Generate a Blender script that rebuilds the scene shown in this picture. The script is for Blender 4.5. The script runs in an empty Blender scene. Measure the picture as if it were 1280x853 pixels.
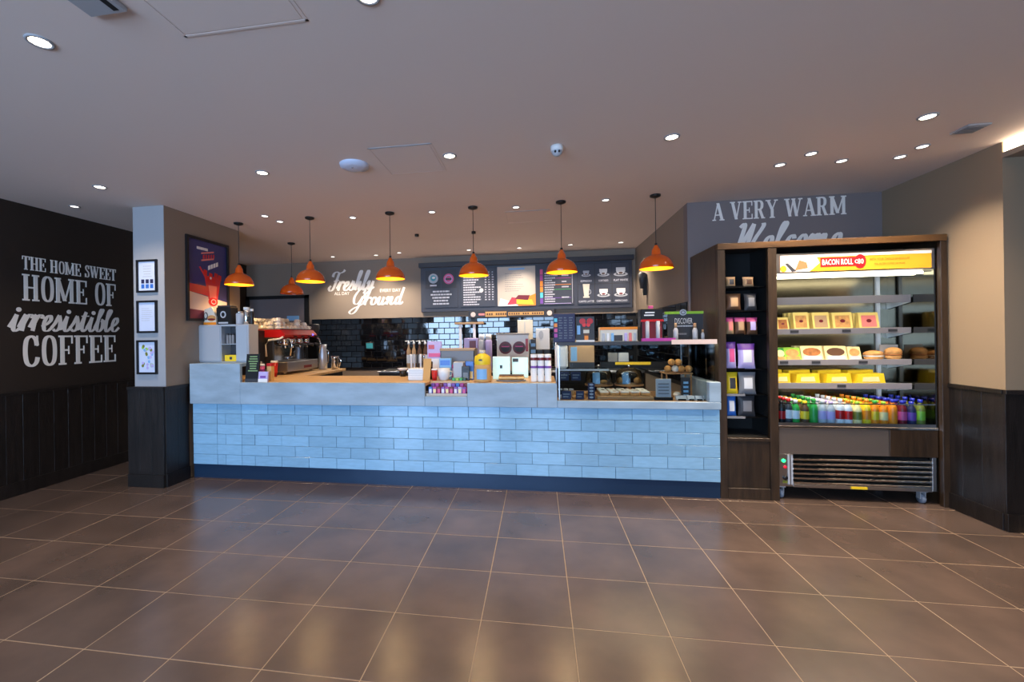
import bpy, math, random
from mathutils import Vector, Matrix
random.seed(7)
scene = bpy.context.scene
COL = scene.collection
PI = math.pi

# ------------------------------------------------------------------ camera
CAM_H, FPX, PCX, PCY, YAW, ROLL = 1.5, 543.225, 587.52, 419.17, -0.1552, -0.0142
_r = Vector((math.cos(YAW), -math.sin(YAW), 0)); _f = Vector((math.sin(YAW), math.cos(YAW), 0)); _u = Vector((0, 0, 1))
R_ = _r*math.cos(ROLL) + _u*math.sin(ROLL); U_ = _u*math.cos(ROLL) - _r*math.sin(ROLL)
cam_d = bpy.data.cameras.new('camera'); cam = bpy.data.objects.new('camera', cam_d); COL.objects.link(cam)
cam.matrix_world = Matrix(((R_.x, U_.x, -_f.x, 0), (R_.y, U_.y, -_f.y, 0), (R_.z, U_.z, -_f.z, CAM_H), (0, 0, 0, 1)))
cam_d.sensor_width = 36; cam_d.sensor_fit = 'HORIZONTAL'; cam_d.lens = FPX/1280*36
cam_d.shift_x = (640-PCX)/1280; cam_d.shift_y = (PCY-426.5)/1280
cam_d.clip_start = 0.05; cam_d.clip_end = 100
scene.camera = cam

# ------------------------------------------------------------------ world, daylight, exposure
vs = scene.view_settings
vs.view_transform = 'Standard'; vs.look = 'None'; vs.gamma = 1; vs.use_curve_mapping = False; vs.exposure = 0.17
w = bpy.data.worlds.new('world'); scene.world = w; w.use_nodes = True
bg = w.node_tree.nodes['Background']; bg.inputs[0].default_value = (0.45, 0.62, 1.0, 1); bg.inputs[1].default_value = 1.0

def area(name, loc, size, target, energy, color, spread=PI):
    d = bpy.data.lights.new(name, 'AREA'); d.shape = 'RECTANGLE'; d.size, d.size_y = size; d.energy = energy; d.color = color; d.spread = spread
    o = bpy.data.objects.new(name, d); COL.objects.link(o); o.location = loc
    o.rotation_euler = (Vector(target)-Vector(loc)).to_track_quat('-Z', 'Y').to_euler()
    return o
DAY = (0.46, 0.68, 1.0)
YF = -4.0                                   # the shop front behind the camera
WINDOWS = [(-4.7, -3.1), (-2.8, -1.2), (-0.6, 1.0)]
for (a, b), e in zip(WINDOWS, (185, 170, 105)):
    area('daylight', ((a+b)/2, YF+0.02, 1.45), (b-a-0.1, 2.3), ((a+b)/2, 5, 1.45), e, DAY)
SPOT_COL = (1.0, 0.80, 0.58)
SPOTS = [(-3.84, 3.32, 2.87), (-2.235, 3.29, 2.87), (-0.647, 3.25, 2.87), (0.946, 3.23, 2.87), (2.504, 3.23, 2.87),
         (-2.229, 1.66, 2.87), (-0.656, 1.66, 2.87), (0.94, 1.66, 2.87), (2.5, 1.66, 2.87), (-3.84, 1.66, 2.87),
         (-2.2, 0.05, 2.87), (0.9, 0.05, 2.87)]

# ------------------------------------------------------------------ pixel -> world (photograph is 1280 x 853)
C0 = Vector((0, 0, CAM_H))
def ray(x, y): return R_*((x-PCX)/FPX) - U_*((y-PCY)/FPX) + _f
def onY(x, y, Y): d = ray(x, y); return C0 + d*(Y/d.y)
def onX(x, y, X): d = ray(x, y); return C0 + d*(X/d.x)
def onZ(x, y, Z): d = ray(x, y); return C0 + d*((Z-CAM_H)/d.z)
def fit(x0, y0, x1, y1, Y):
    a, b, c, d = onY(x0, y0, Y), onY(x1, y1, Y), onY(x1, y0, Y), onY(x0, y1, Y)
    return (a.x+d.x)/2, (b.x+c.x)/2, (b.z+d.z)/2, (a.z+c.z)/2      # X0, X1, Zbottom, Ztop

# ------------------------------------------------------------------ materials
M = {}
def lin(c): return tuple(((v/255)/12.92 if v/255 <= .04045 else ((v/255+.055)/1.055)**2.4) for v in c)
def mat(name, col, rough=.5, metal=0, var=0, vscale=6, stretch=(1, 1, 1), bump=0, bscale=40, rnd=0, emit=None, es=0, coat=0, spec=None, col2=None):
    m = bpy.data.materials.new(name); m.use_nodes = True; nt = m.node_tree; p = nt.nodes['Principled BSDF']
    c = (*lin(col), 1); p.inputs['Base Color'].default_value = c
    p.inputs['Roughness'].default_value = rough; p.inputs['Metallic'].default_value = metal
    if spec is not None: p.inputs['Specular IOR Level'].default_value = spec
    if coat: p.inputs['Coat Weight'].default_value = coat; p.inputs['Coat Roughness'].default_value = .08
    last = None
    if var or bump:
        tc = nt.nodes.new('ShaderNodeTexCoord'); mp = nt.nodes.new('ShaderNodeMapping'); mp.inputs['Scale'].default_value = stretch
        geo = nt.nodes.new('ShaderNodeNewGeometry'); nt.links.new(geo.outputs['Position'], mp.inputs['Vector'])
    if var:
        n = nt.nodes.new('ShaderNodeTexNoise'); n.inputs['Scale'].default_value = vscale; n.inputs['Detail'].default_value = 5
        nt.links.new(mp.outputs[0], n.inputs['Vector'])
        r = nt.nodes.new('ShaderNodeValToRGB'); r.color_ramp.elements[0].position = .3; r.color_ramp.elements[1].position = .7
        lo = lin(col2) if col2 else tuple(v*(1-var) for v in c[:3])
        hi = tuple(min(1, v*(1+var)) for v in c[:3])
        r.color_ramp.elements[0].color = (*lo, 1); r.color_ramp.elements[1].color = (*hi, 1)
        nt.links.new(n.outputs['Fac'], r.inputs['Fac']); last = r.outputs[0]
    if rnd:
        oi = nt.nodes.new('ShaderNodeObjectInfo'); mr = nt.nodes.new('ShaderNodeMapRange')
        mr.inputs['To Min'].default_value = 1-rnd; mr.inputs['To Max'].default_value = 1+rnd
        nt.links.new(oi.outputs['Random'], mr.inputs['Value'])
        mx = nt.nodes.new('ShaderNodeVectorMath'); mx.operation = 'SCALE'
        if last: nt.links.new(last, mx.inputs[0])
        else: mx.inputs[0].default_value = c[:3]
        nt.links.new(mr.outputs[0], mx.inputs['Scale']); last = mx.outputs[0]
    if last: nt.links.new(last, p.inputs['Base Color'])
    if bump:
        n2 = nt.nodes.new('ShaderNodeTexNoise'); n2.inputs['Scale'].default_value = bscale; n2.inputs['Detail'].default_value = 3
        nt.links.new(mp.outputs[0], n2.inputs['Vector'])
        b = nt.nodes.new('ShaderNodeBump'); b.inputs['Strength'].default_value = bump; b.inputs['Distance'].default_value = .01
        nt.links.new(n2.outputs['Fac'], b.inputs['Height']); nt.links.new(b.outputs[0], p.inputs['Normal'])
    if emit: p.inputs['Emission Color'].default_value = (*lin(emit), 1); p.inputs['Emission Strength'].default_value = es
    M[name] = m; return m
def glass(name, tint=(235, 245, 250), refl=.12):
    m = bpy.data.materials.new(name); m.use_nodes = True; nt = m.node_tree; nt.nodes.clear()
    o = nt.nodes.new('ShaderNodeOutputMaterial'); t = nt.nodes.new('ShaderNodeBsdfTransparent'); g = nt.nodes.new('ShaderNodeBsdfGlossy')
    t.inputs[0].default_value = (*lin(tint), 1); g.inputs['Roughness'].default_value = .03
    fr = nt.nodes.new('ShaderNodeLayerWeight'); fr.inputs[0].default_value = refl
    mx = nt.nodes.new('ShaderNodeMixShader'); nt.links.new(fr.outputs['Fresnel'], mx.inputs[0]); nt.links.new(t.outputs[0], mx.inputs[1]); nt.links.new(g.outputs[0], mx.inputs[2])
    nt.links.new(mx.outputs[0], o.inputs[0]); M[name] = m
mat('ceiling_paint', (222, 206, 198), .75, bump=.03, bscale=20)
mat('taupe_paint', (141, 126, 112), .7, bump=.04, bscale=60)
mat('lit_taupe_paint', (148, 128, 105), .7, bump=.04, bscale=60)  # taupe lightened and warmed to stand for the spotlight wash
mat('brown_paint', (38, 28, 22), .6, bump=.04, bscale=60)
mat('grey_paint', (122, 112, 112), .7, bump=.04, bscale=60)
mat('shaded_wall_paint', (78, 76, 86), .7)  # shade on the right return wall is put into this dark colour
mat('light_grey_paint', (160, 160, 164), .65, bump=.03, bscale=60)
mat('dark_wood', (27, 21, 19), .45, var=.5, vscale=5, stretch=(6, 6, .7), bump=.25, bscale=30, rnd=.25)
mat('brown_wood', (52, 37, 24), .42, var=.4, vscale=5, stretch=(6, 6, .7), bump=.2, bscale=30, rnd=.12)
mat('header_wood', (84, 57, 31), .42, var=.35, vscale=5, stretch=(.7, 6, 6), bump=.2, bscale=30)
mat('oak_top', (205, 168, 120), .4, var=.15, vscale=6, stretch=(.8, 8, 8))
mat('band_stone', (150, 170, 186), .45, var=.16, vscale=3.2, stretch=(1, 1, 3.2), bump=.06, bscale=12)
mat('blue_tile', (140, 184, 214), .16, var=.07, vscale=10, stretch=(1, 1, 5), rnd=.10, bump=.05, bscale=9, coat=.3)
mat('blue_grout', (108, 140, 168), .8)
mat('kick_blue', (34, 58, 86), .3, metal=.3)
mat('black_tile', (12, 13, 17), .05, bump=.02, bscale=14, rnd=.3, spec=.8)
mat('black_grout', (26, 26, 30), .8)
mat('floor_tile', (98, 81, 73), .25, var=.12, vscale=2.4, col2=(80, 67, 61), rnd=.06, bump=.035, bscale=10, spec=.9)
mat('floor_grout', (160, 136, 110), .7)
mat('steel', (190, 190, 192), .28, metal=1, bump=.02, bscale=30)
mat('mirror_steel', (150, 152, 156), .08, metal=1)
mat('back_steel', (118, 112, 98), .22, metal=1, bump=.05, bscale=14)
mat('side_steel', (112, 110, 104), .1, metal=1)
mat('panel_steel', (158, 146, 138), .2, metal=.75, bump=.25, bscale=1.6)
mat('shelf_grey', (132, 128, 132), .45)
mat('brushed_steel', (205, 212, 222), .38, metal=.6)
mat('chrome', (225, 225, 225), .08, metal=1)
mat('black', (18, 18, 20), .4); mat('matt_black', (12, 12, 13), .8)
mat('black_metal', (22, 22, 24), .3, metal=.6)
mat('orange_enamel', (232, 92, 16), .16, coat=.6)
mat('lit_shade_inner', (255, 205, 60), .5, emit=(255, 176, 20), es=1.1)  # emission paints the bulb's light onto the shade lining
mat('bulb', (255, 240, 200), .4, emit=(255, 214, 120), es=12)
mat('lens', (255, 250, 240), .4, emit=(255, 240, 215), es=9)
mat('lens_dim', (255, 250, 240), .4, emit=(255, 246, 235), es=3)
mat('cove_glow', (255, 255, 255), .4, emit=(255, 228, 190), es=6)
mat('tube', (255, 255, 255), .4, emit=(255, 246, 210), es=5.5)
mat('white', (232, 232, 232), .45); mat('white_print', (240, 234, 228), .6); mat('offwhite', (214, 206, 190), .5)
mat('cup_white', (240, 232, 220), .3)
mat('paper', (206, 214, 236), .55); mat('cream_paper', (192, 182, 172), .6); mat('kraft', (206, 160, 98), .7)
mat('frame_black', (24, 24, 28), .35)
mat('menu_board', (56, 60, 74), .5); mat('menu_board_dark', (46, 46, 54), .5); mat('menu_line', (96, 100, 116), .5)
mat('menu_text', (196, 198, 210), .5)
mat('pink', (214, 84, 140), .45); mat('magenta', (170, 60, 150), .45); mat('purple', (120, 70, 165), .4); mat('lavender', (190, 175, 225), .45)
mat('red', (190, 24, 26), .35); mat('bright_red', (222, 40, 34), .35); mat('dark_red', (112, 24, 34), .4)
mat('orange', (240, 140, 30), .4); mat('yellow', (246, 208, 44), .4); mat('pack_yellow', (240, 212, 120), .45); mat('pale_yellow', (246, 226, 160), .5)
mat('green', (52, 160, 70), .35); mat('chalk_green', (138, 170, 118), .7); mat('lime', (150, 200, 60), .4); mat('dark_green', (30, 70, 50), .4); mat('teal', (60, 150, 160), .35)
mat('blue', (50, 110, 200), .35); mat('deep_blue', (34, 50, 170), .35); mat('navy', (38, 40, 78), .5); mat('sky', (130, 180, 225), .45); mat('cyan', (90, 200, 220), .4)
mat('bread', (206, 148, 84), .7, var=.25, vscale=30); mat('crust', (168, 104, 52), .7, var=.3, vscale=30); mat('icing', (240, 234, 226), .4)
mat('board_wood', (186, 140, 92), .5, var=.15, vscale=8, stretch=(1, 8, 8)); mat('brown', (98, 66, 44), .5); mat('tan', (190, 152, 112), .55)
mat('poster_navy', (58, 58, 116), .35); mat('poster_red', (214, 50, 60), .35); mat('poster_pink', (236, 130, 124), .35); mat('poster_cream', (224, 200, 190), .4); mat('poster_maroon', (120, 40, 60), .4)
mat('grey', (128, 128, 132), .5); mat('light_grey', (182, 186, 194), .5); mat('dark_grey', (54, 55, 60), .5); mat('olive', (124, 128, 50), .4)
mat('led_green', (40, 220, 120), .4, emit=(30, 230, 120), es=2.5); mat('led_red', (200, 30, 50), .4, emit=(220, 20, 50), es=.8); mat('led_violet', (90, 90, 255), .4, emit=(80, 80, 255), es=4)
mat('screen_glow', (190, 225, 225), .3, emit=(190, 228, 228), es=.55)
mat('case_fill_glow', (255, 255, 255), .4, emit=(255, 226, 180), es=34)
mat('sign_yellow', (222, 156, 44), .4, emit=(250, 168, 20), es=.38); mat('sign_white', (250, 236, 220), .4, emit=(255, 238, 225), es=.45); mat('sign_red', (214, 26, 34), .4, emit=(220, 16, 26), es=.4)
mat('sign_brown', (110, 60, 20), .4, emit=(110, 60, 20), es=.4); mat('sign_meat', (200, 110, 70), .4, emit=(205, 110, 75), es=.6)
mat('rubber', (120, 132, 150), .5)
glass('glass'); glass('dome_glass', (228, 236, 240), .36); glass('case_glass', (222, 230, 234), .06)

# ------------------------------------------------------------------ mesh builder
class MB:
    def __init__(s): s.v = []; s.f = []; s.m = []; s.s = []; s.mats = []
    def add(s, vs, fs, mt, smooth=False, X=None):
        if mt not in s.mats: s.mats.append(mt)
        k = s.mats.index(mt); b = len(s.v)
        s.v += [tuple(X @ Vector(v)) if X else tuple(v) for v in vs]
        s.f += [tuple(b+i for i in f) for f in fs]; s.m += [k]*len(fs); s.s += [smooth]*len(fs); return s
    def box(s, x0, x1, y0, y1, z0, z1, mt, bev=0, X=None):
        if x0 > x1: x0, x1 = x1, x0
        if y0 > y1: y0, y1 = y1, y0
        if z0 > z1: z0, z1 = z1, z0
        if bev <= 0:
            v = [(x, y, z) for x in (x0, x1) for y in (y0, y1) for z in (z0, z1)]
            return s.add(v, [(0, 1, 3, 2), (4, 6, 7, 5), (0, 4, 5, 1), (2, 3, 7, 6), (0, 2, 6, 4), (1, 5, 7, 3)], mt, False, X)
        bev = min(bev, (x1-x0)*.45, (y1-y0)*.45, (z1-z0)*.45)
        c = ((x0+x1)/2, (y0+y1)/2, (z0+z1)/2); h = ((x1-x0)/2, (y1-y0)/2, (z1-z0)/2)
        v = []; idx = {}
        for sx in (-1, 1):
            for sy in (-1, 1):
                for sz in (-1, 1):
                    for ax in range(3):
                        p = [c[i]+(sx, sy, sz)[i]*(h[i]-(0 if i == ax else bev)) for i in range(3)]
                        idx[(sx, sy, sz, ax)] = len(v); v.append(p)
        f = []
        for ax in range(3):
            o = [i for i in range(3) if i != ax]
            for sg in (-1, 1):
                q = []
                for a, b in ((-1, -1), (1, -1), (1, 1), (-1, 1)):
                    k = [0, 0, 0]; k[ax] = sg; k[o[0]] = a; k[o[1]] = b; q.append(idx[(*k, ax)])
                if (sg > 0) == (ax == 1): q = q[::-1]
                f.append(tuple(q))
            for a in (-1, 1):
                for b in (-1, 1):
                    k1 = [0, 0, 0]; k2 = [0, 0, 0]; k1[o[0]] = a; k1[o[1]] = b; k2[o[0]] = a; k2[o[1]] = b; k1[ax] = -1; k2[ax] = 1
                    f.append((idx[(*k1, o[0])], idx[(*k2, o[0])], idx[(*k2, o[1])], idx[(*k1, o[1])]))
        for sx in (-1, 1):
            for sy in (-1, 1):
                for sz in (-1, 1): f.append(tuple(idx[(sx, sy, sz, a)] for a in range(3)))
        return s.add(v, f, mt, False, X)
    def lathe(s, c, prof, mt, n=20, X=None, smooth=True, cap=True):
        v = []; f = []
        for r, z in prof:
            for k in range(n): a = 2*PI*k/n; v.append((c[0]+r*math.cos(a), c[1]+r*math.sin(a), c[2]+z))
        for i in range(len(prof)-1):
            for k in range(n): k2 = (k+1) % n; f.append((i*n+k, i*n+k2, (i+1)*n+k2, (i+1)*n+k))
        if cap:
            if prof[0][0] > 1e-5: f.append(tuple(range(n))[::-1])
            if prof[-1][0] > 1e-5: f.append(tuple((len(prof)-1)*n+k for k in range(n)))
        return s.add(v, f, mt, smooth, X)
    def cyl(s, c, r, h, mt, n=16, r2=None, X=None): return s.lathe(c, [(r, 0), (r if r2 is None else r2, h)], mt, n, X, smooth=n > 10)
    def ball(s, c, r, mt, n=12, sc=(1, 1, 1), X=None, lump=0):
        v = []; f = []; m = n//2
        for i in range(m+1):
            t = PI*i/m
            for k in range(n):
                a = 2*PI*k/n; q = 1+random.uniform(-lump, lump)
                v.append((c[0]+r*sc[0]*math.sin(t)*math.cos(a)*q, c[1]+r*sc[1]*math.sin(t)*math.sin(a)*q, c[2]+r*sc[2]*math.cos(t)*q))
        for i in range(m):
            for k in range(n): k2 = (k+1) % n; f.append((i*n+k, (i+1)*n+k, (i+1)*n+k2, i*n+k2))
        return s.add(v, f, mt, True, X)
    def tube(s, pts, r, mt, n=8):
        pts = [Vector(p) for p in pts]; v = []; f = []
        for i, p in enumerate(pts):
            t = (pts[min(i+1, len(pts)-1)]-pts[max(i-1, 0)]).normalized()
            a = t.cross(Vector((0, 0, 1)) if abs(t.z) < .9 else Vector((1, 0, 0))).normalized(); b = t.cross(a)
            rr = r[i] if isinstance(r, (list, tuple)) else r
            for k in range(n): q = 2*PI*k/n; v.append(p+a*rr*math.cos(q)+b*rr*math.sin(q))
        for i in range(len(pts)-1):
            for k in range(n): k2 = (k+1) % n; f.append((i*n+k, i*n+k2, (i+1)*n+k2, (i+1)*n+k))
        f += [tuple(range(n))[::-1], tuple((len(pts)-1)*n+k for k in range(n))]
        return s.add(v, f, mt, n > 6)
    def bag(s, cx, cy, z0, w, h, d, mt, lean=0, band=None, X=None):
        "a pillow pack: sealed flat top and bottom edge, puffed middle"
        nu, nv = 8, 8; v = []; f = []
        for side in (-1, 1):
            for j in range(nv+1):
                for i in range(nu+1):
                    a, b = i/nu*2-1, j/nv*2-1
                    puff = max(0, (1-abs(a)**3))*max(0, (1-abs(b)**2.4))
                    wob = .03*math.sin(7*a+3*b)*(1-abs(a)) if abs(b) > .7 else 0
                    pinch = 1-.08*(1-b*b)*abs(a)
                    y = side*d/2*puff**.6+side*.0008+wob*d; z = z0+(b+1)/2*h
                    v.append((cx+a*w/2*pinch, cy+y+lean*(z-z0), z))
        n1 = (nu+1)*(nv+1)
        fm = {}
        for sd in (0, 1):
            for j in range(nv):
                for i in range(nu):
                    q = (sd*n1+j*(nu+1)+i, sd*n1+j*(nu+1)+i+1, sd*n1+(j+1)*(nu+1)+i+1, sd*n1+(j+1)*(nu+1)+i)
                    mm = mt
                    if band:
                        for (j0, j1, i0, i1, bm) in band:
                            if j0 <= j < j1 and i0 <= i < i1: mm = bm
                    fm.setdefault(mm, []).append(q if sd == 0 else q[::-1])
        base = len(s.v)
        s.add(v, [], mt, True, X)
        for mm, fs in fm.items():
            if mm not in s.mats: s.mats.append(mm)
            k = s.mats.index(mm); s.f += [tuple(base+i for i in q) for q in fs]; s.m += [k]*len(fs); s.s += [True]*len(fs)
        return s
    def prism(s, pts, lo, hi, mt, axis='y', X=None):
        "2D outline extruded along an axis; pts (u,v): axis y -> (x,z), axis x -> (y,z), axis z -> (x,y)"
        n = len(pts)
        def P(u, v, t): return {'y': (u, t, v), 'x': (t, u, v), 'z': (u, v, t)}[axis]
        v = [P(u, q, lo) for u, q in pts]+[P(u, q, hi) for u, q in pts]
        f = [tuple(range(n)), tuple(range(n, 2*n))[::-1]]+[(i, i+n, (i+1) % n+n, (i+1) % n) for i in range(n)]
        return s.add(v, f, mt, False, X)
    def build(s, name, parent=None, origin=None, kind=None):
        if origin is None:
            o = Vector((0, 0, 0)); p = parent
            while p is not None: o = o+p.location; p = p.parent
        else: o = Vector(origin)
        me = bpy.data.meshes.new(name)
        me.from_pydata([(x-o.x, y-o.y, z-o.z) for x, y, z in s.v], [], s.f)
        for k in s.mats: me.materials.append(M[k])
        me.polygons.foreach_set('material_index', s.m); me.polygons.foreach_set('use_smooth', s.s); me.update()
        ob = bpy.data.objects.new(name, me); COL.objects.link(ob)
        if parent is not None: ob.parent = parent
        elif origin is not None: ob.location = origin
        if kind: ob['kind'] = kind
        return ob
def tag(o, label, cat, group=None):
    o['label'] = label; o['category'] = cat
    if group: o['group'] = group
    return o
def thing(name, label, cat, loc=(0, 0, 0), group=None):
    o = bpy.data.objects.new(name, None); COL.objects.link(o); o.location = loc; o.empty_display_size = .05
    return tag(o, label, cat, group)
def lab(o, text): o['label'] = text; return o
def dup(root, loc, label=None, rotz=None):
    def cp(o, par):
        c = o.copy(); COL.objects.link(c); c.parent = par
        for k in list(kids.get(o, ())): cp(k, c)
        return c
    kids = {}
    st = [root]
    while st:
        q = st.pop(); kids[q] = list(q.children); st += kids[q]
    r = cp(root, None); r.location = loc
    if rotz is not None: r.rotation_euler.z = rotz
    if label: r['label'] = label
    return r
def bx(name, x0, x1, y0, y1, z0, z1, mt, parent=None, bev=0, kind=None, origin=None):
    return MB().box(x0, x1, y0, y1, z0, z1, mt, bev).build(name, parent, origin, kind)

# plane drawing: flat print and thin lettering on a surface
class Pl:
    def __init__(s, o, u, v, mb=None):
        s.o = Vector(o); s.u = Vector(u); s.w = Vector(v); s.n = s.u.cross(s.w); s.mb = mb or MB()
    def P(s, a, b, d=0): return s.o+s.u*a+s.w*b+s.n*d
    def poly(s, pts, mt, d=.002, d0=0):
        s.k = getattr(s, 'k', 0)+1; d += .00003*(s.k % 9)
        n = len(pts); v = [s.P(a, b, d) for a, b in pts]+[s.P(a, b, d0) for a, b in pts]
        s.mb.add(v, [tuple(range(n))]+[(i, i+n, (i+1) % n+n, (i+1) % n) for i in range(n)], mt)
    def rect(s, a0, b0, a1, b1, mt, d=.002, d0=0): s.poly([(a0, b0), (a1, b0), (a1, b1), (a0, b1)], mt, d, d0)
    def ell(s, a, b, ra, rb, mt, d=.002, n=18, t0=0, t1=2*PI): s.poly([(a+ra*math.cos(t0+(t1-t0)*k/n), b+rb*math.sin(t0+(t1-t0)*k/n)) for k in range(n+(0 if t1-t0 > 6.2 else 1))], mt, d)
    def ring(s, a, b, ra, rb, t, mt, d=.002): s.ribbon([(a+ra*math.cos(2*PI*k/20), b+rb*math.sin(2*PI*k/20)) for k in range(21)], mt, lambda dx, dy: t, d)
    def ribbon(s, pts, mt, wf, d=.003):
        s.k = getattr(s, 'k', 0)+1; d += .0004*(s.k % 9)
        L = []; n = len(pts); closed = (abs(pts[0][0]-pts[-1][0])+abs(pts[0][1]-pts[-1][1])) < 1e-6
        for i, (x, y) in enumerate(pts):
            i0, i1 = max(i-1, 0), min(i+1, n-1)
            if closed and i in (0, n-1): i0, i1 = n-2, 1
            dx, dy = pts[i1][0]-pts[i0][0], pts[i1][1]-pts[i0][1]; q = math.hypot(dx, dy) or 1; dx /= q; dy /= q
            hw = wf(dx, dy)/2; L.append(((x-dy*hw, y+dx*hw), (x+dy*hw, y-dx*hw)))
        v = []
        for a, b in L: v += [s.P(*a, d), s.P(*b, d), s.P(*a, 0), s.P(*b, 0)]
        f = []
        for i in range(n-1):
            k = 4*i; f += [(k, k+1, k+5, k+4)]
        for k in range(0, len(v), 4): v[k] = v[k]+s.n*(.00025*(k/4)/n*4); v[k+1] = v[k+1]+s.n*(.00025*(k/4)/n*4)
        s.mb.add(v, f, mt)
    def text(s, txt, a0, b0, a1, b1, mt, d=.003, bold=.0, rot=0):
        c = bpy.data.curves.new('t', 'FONT'); c.body = txt; c.size = 1; c.offset = bold; c.resolution_u = 2
        o = bpy.data.objects.new('t', c); COL.objects.link(o)
        me = o.to_mesh(); vs_ = [tuple(v.co) for v in me.vertices]; fs = [tuple(p.vertices) for p in me.polygons]
        o.to_mesh_clear(); bpy.data.objects.remove(o); bpy.data.curves.remove(c)
        if not vs_: return
        xs = [v[0] for v in vs_]; ys = [v[1] for v in vs_]; x0, x1, y0, y1 = min(xs), max(xs), min(ys), max(ys)
        ca, sa = math.cos(rot), math.sin(rot); cx, cy = (a0+a1)/2, (b0+b1)/2
        out = []
        for x, y, _ in vs_:
            p = a0+(x-x0)/(x1-x0)*(a1-a0)-cx; q = b0+(y-y0)/(y1-y0)*(b1-b0)-cy
            out.append(s.P(cx+p*ca-q*sa, cy+p*sa+q*ca, d))
        s.mb.add(out, fs, mt)
def catmull(pts, k=5):
    if len(pts) < 3: return pts
    closed = (abs(pts[0][0]-pts[-1][0])+abs(pts[0][1]-pts[-1][1])) < 1e-6
    P = ([pts[-2]] if closed else [pts[0]])+list(pts)+([pts[1]] if closed else [pts[-1]]); out = []
    for i in range(1, len(P)-2):
        p0, p1, p2, p3 = P[i-1:i+3]
        for j in range(k):
            t = j/k; out.append(tuple(.5*((2*p1[a])+(-p0[a]+p2[a])*t+(2*p0[a]-5*p1[a]+4*p2[a]-p3[a])*t*t+(-p0[a]+3*p1[a]-3*p2[a]+p3[a])*t**3) for a in (0, 1)))
    out.append(pts[-1]); return out
# slab letters: ('s', x0,y0,x1,y1,width) straight; ('c', pts) curve; ('r', x0,y0,x1,y1) rectangle.  height 1
T_, H_ = .15, .06
def srf(x, y, w=.27): return ('r', x-w/2, y if y < .5 else y-H_, x+w/2, y+H_ if y < .5 else y)
def stem(x): return [('r', x-T_/2, 0, x+T_/2, 1), srf(x, 0), srf(x, 1)]
def arm(x0, x1, y): return [('r', x0, y, x1, y+H_)]
GL = {
 'T': (.56, stem(.28)+arm(0, .56, 1-H_)+[('r', 0, .74, .05, 1), ('r', .51, .74, .56, 1)]),
 'H': (.64, stem(.135)+stem(.505)+arm(.13, .5, .47)),
 'E': (.54, stem(.135)+arm(.1, .52, 1-H_)+arm(.1, .52, 0)+arm(.1, .36, .47)+[('r', .47, .74, .52, 1), ('r', .48, 0, .53, .28), ('r', .34, .36, .38, .64)]),
 'F': (.52, stem(.135)+arm(.1, .5, 1-H_)+arm(.1, .36, .47)+[('r', .46, .72, .51, 1), ('r', .34, .36, .38, .64)]),
 'O': (.54, [('c', [(.27, .97), (.13, .86), (.085, .5), (.13, .14), (.27, .03), (.41, .14), (.455, .5), (.41, .86), (.27, .97)])]),
 'C': (.54, [('c', [(.45, .68), (.41, .88), (.28, .97), (.13, .86), (.085, .5), (.13, .14), (.28, .03), (.42, .12), (.47, .3)]), ('r', .44, .66, .5, 1)]),
 'S': (.48, [('c', [(.38, .72), (.35, .9), (.24, .97), (.12, .88), (.11, .7), (.22, .55), (.34, .43), (.38, .26), (.34, .08), (.22, .03), (.1, .1), (.07, .3)]), ('r', .39, .7, .43, 1), ('r', .03, 0, .07, .32)]),
 'M': (.84, stem(.12)+[('r', .64, 0, .79, 1), srf(.715, 0), srf(.715, 1)]+[('s', .13, .98, .415, .08, .15), ('s', .415, .08, .70, .98, .07)]),
 'W': (.9, [('s', .1, .98, .26, .03, .14), ('s', .26, .03, .44, .98, .06), ('s', .44, .98, .60, .03, .14), ('s', .60, .03, .8, .98, .06), srf(.1, 1), srf(.44, 1, .2), srf(.8, 1, .22)]),
 'A': (.62, [('s', .09, .02, .3, .98, .06), ('s', .3, .98, .52, .02, .15), srf(.09, 0, .2), srf(.51, 0), ('r', .14, .28, .46, .34)]),
 'V': (.6, [('s', .11, .98, .31, .02, .15), ('s', .31, .02, .5, .98, .06), srf(.11, 1), srf(.5, 1, .2)]),
 'R': (.62, stem(.135)+[('c', [(.13, .97), (.34, .96), (.43, .86), (.44, .74), (.42, .6), (.33, .51), (.13, .5)]), ('s', .33, .5, .48, .03, .14), srf(.5, 0, .2)]),
 'Y': (.62, [('r', .235, 0, .385, .5), srf(.31, 0), ('s', .1, .98, .31, .45, .14), ('s', .31, .45, .51, .98, .06), srf(.1, 1), srf(.51, 1, .2)]),
 ' ': (.26, [])}
def slab(pl, txt, a0, b0, a1, b1, mt, d=.003):
    tot = sum(GL[c][0] for c in txt)+.05*(len(txt)-1); sx = (a1-a0)/tot; sy = b1-b0; x = a0; jj = 0
    for c in txt:
        wd, st = GL[c]
        for e in st:
            if e[0] == 'r': jj = (jj+1) % 9; pl.rect(x+e[1]*sx, b0+e[2]*sy, x+e[3]*sx, b0+e[4]*sy, mt, d+.0003*jj)
            elif e[0] == 's': h = e[5]/2*sx*1.03; X0, Y0, X1, Y1 = x+e[1]*sx, b0+e[2]*sy, x+e[3]*sx, b0+e[4]*sy; pl.poly([(X0-h, Y0), (X0+h, Y0), (X1+h, Y1), (X1-h, Y1)] if Y0 < Y1 else [(X1-h, Y1), (X1+h, Y1), (X0+h, Y0), (X0-h, Y0)], mt, d)
            else: pl.ribbon([(x+p*sx, b0+q*sy) for p, q in catmull(e[1], 6)], mt, lambda dx, dy: (H_+.01)*sy*(1-abs(dy)**1.5)+T_*sx*abs(dy)**1.5, d)
        x += (wd+.05)*sx
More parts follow.
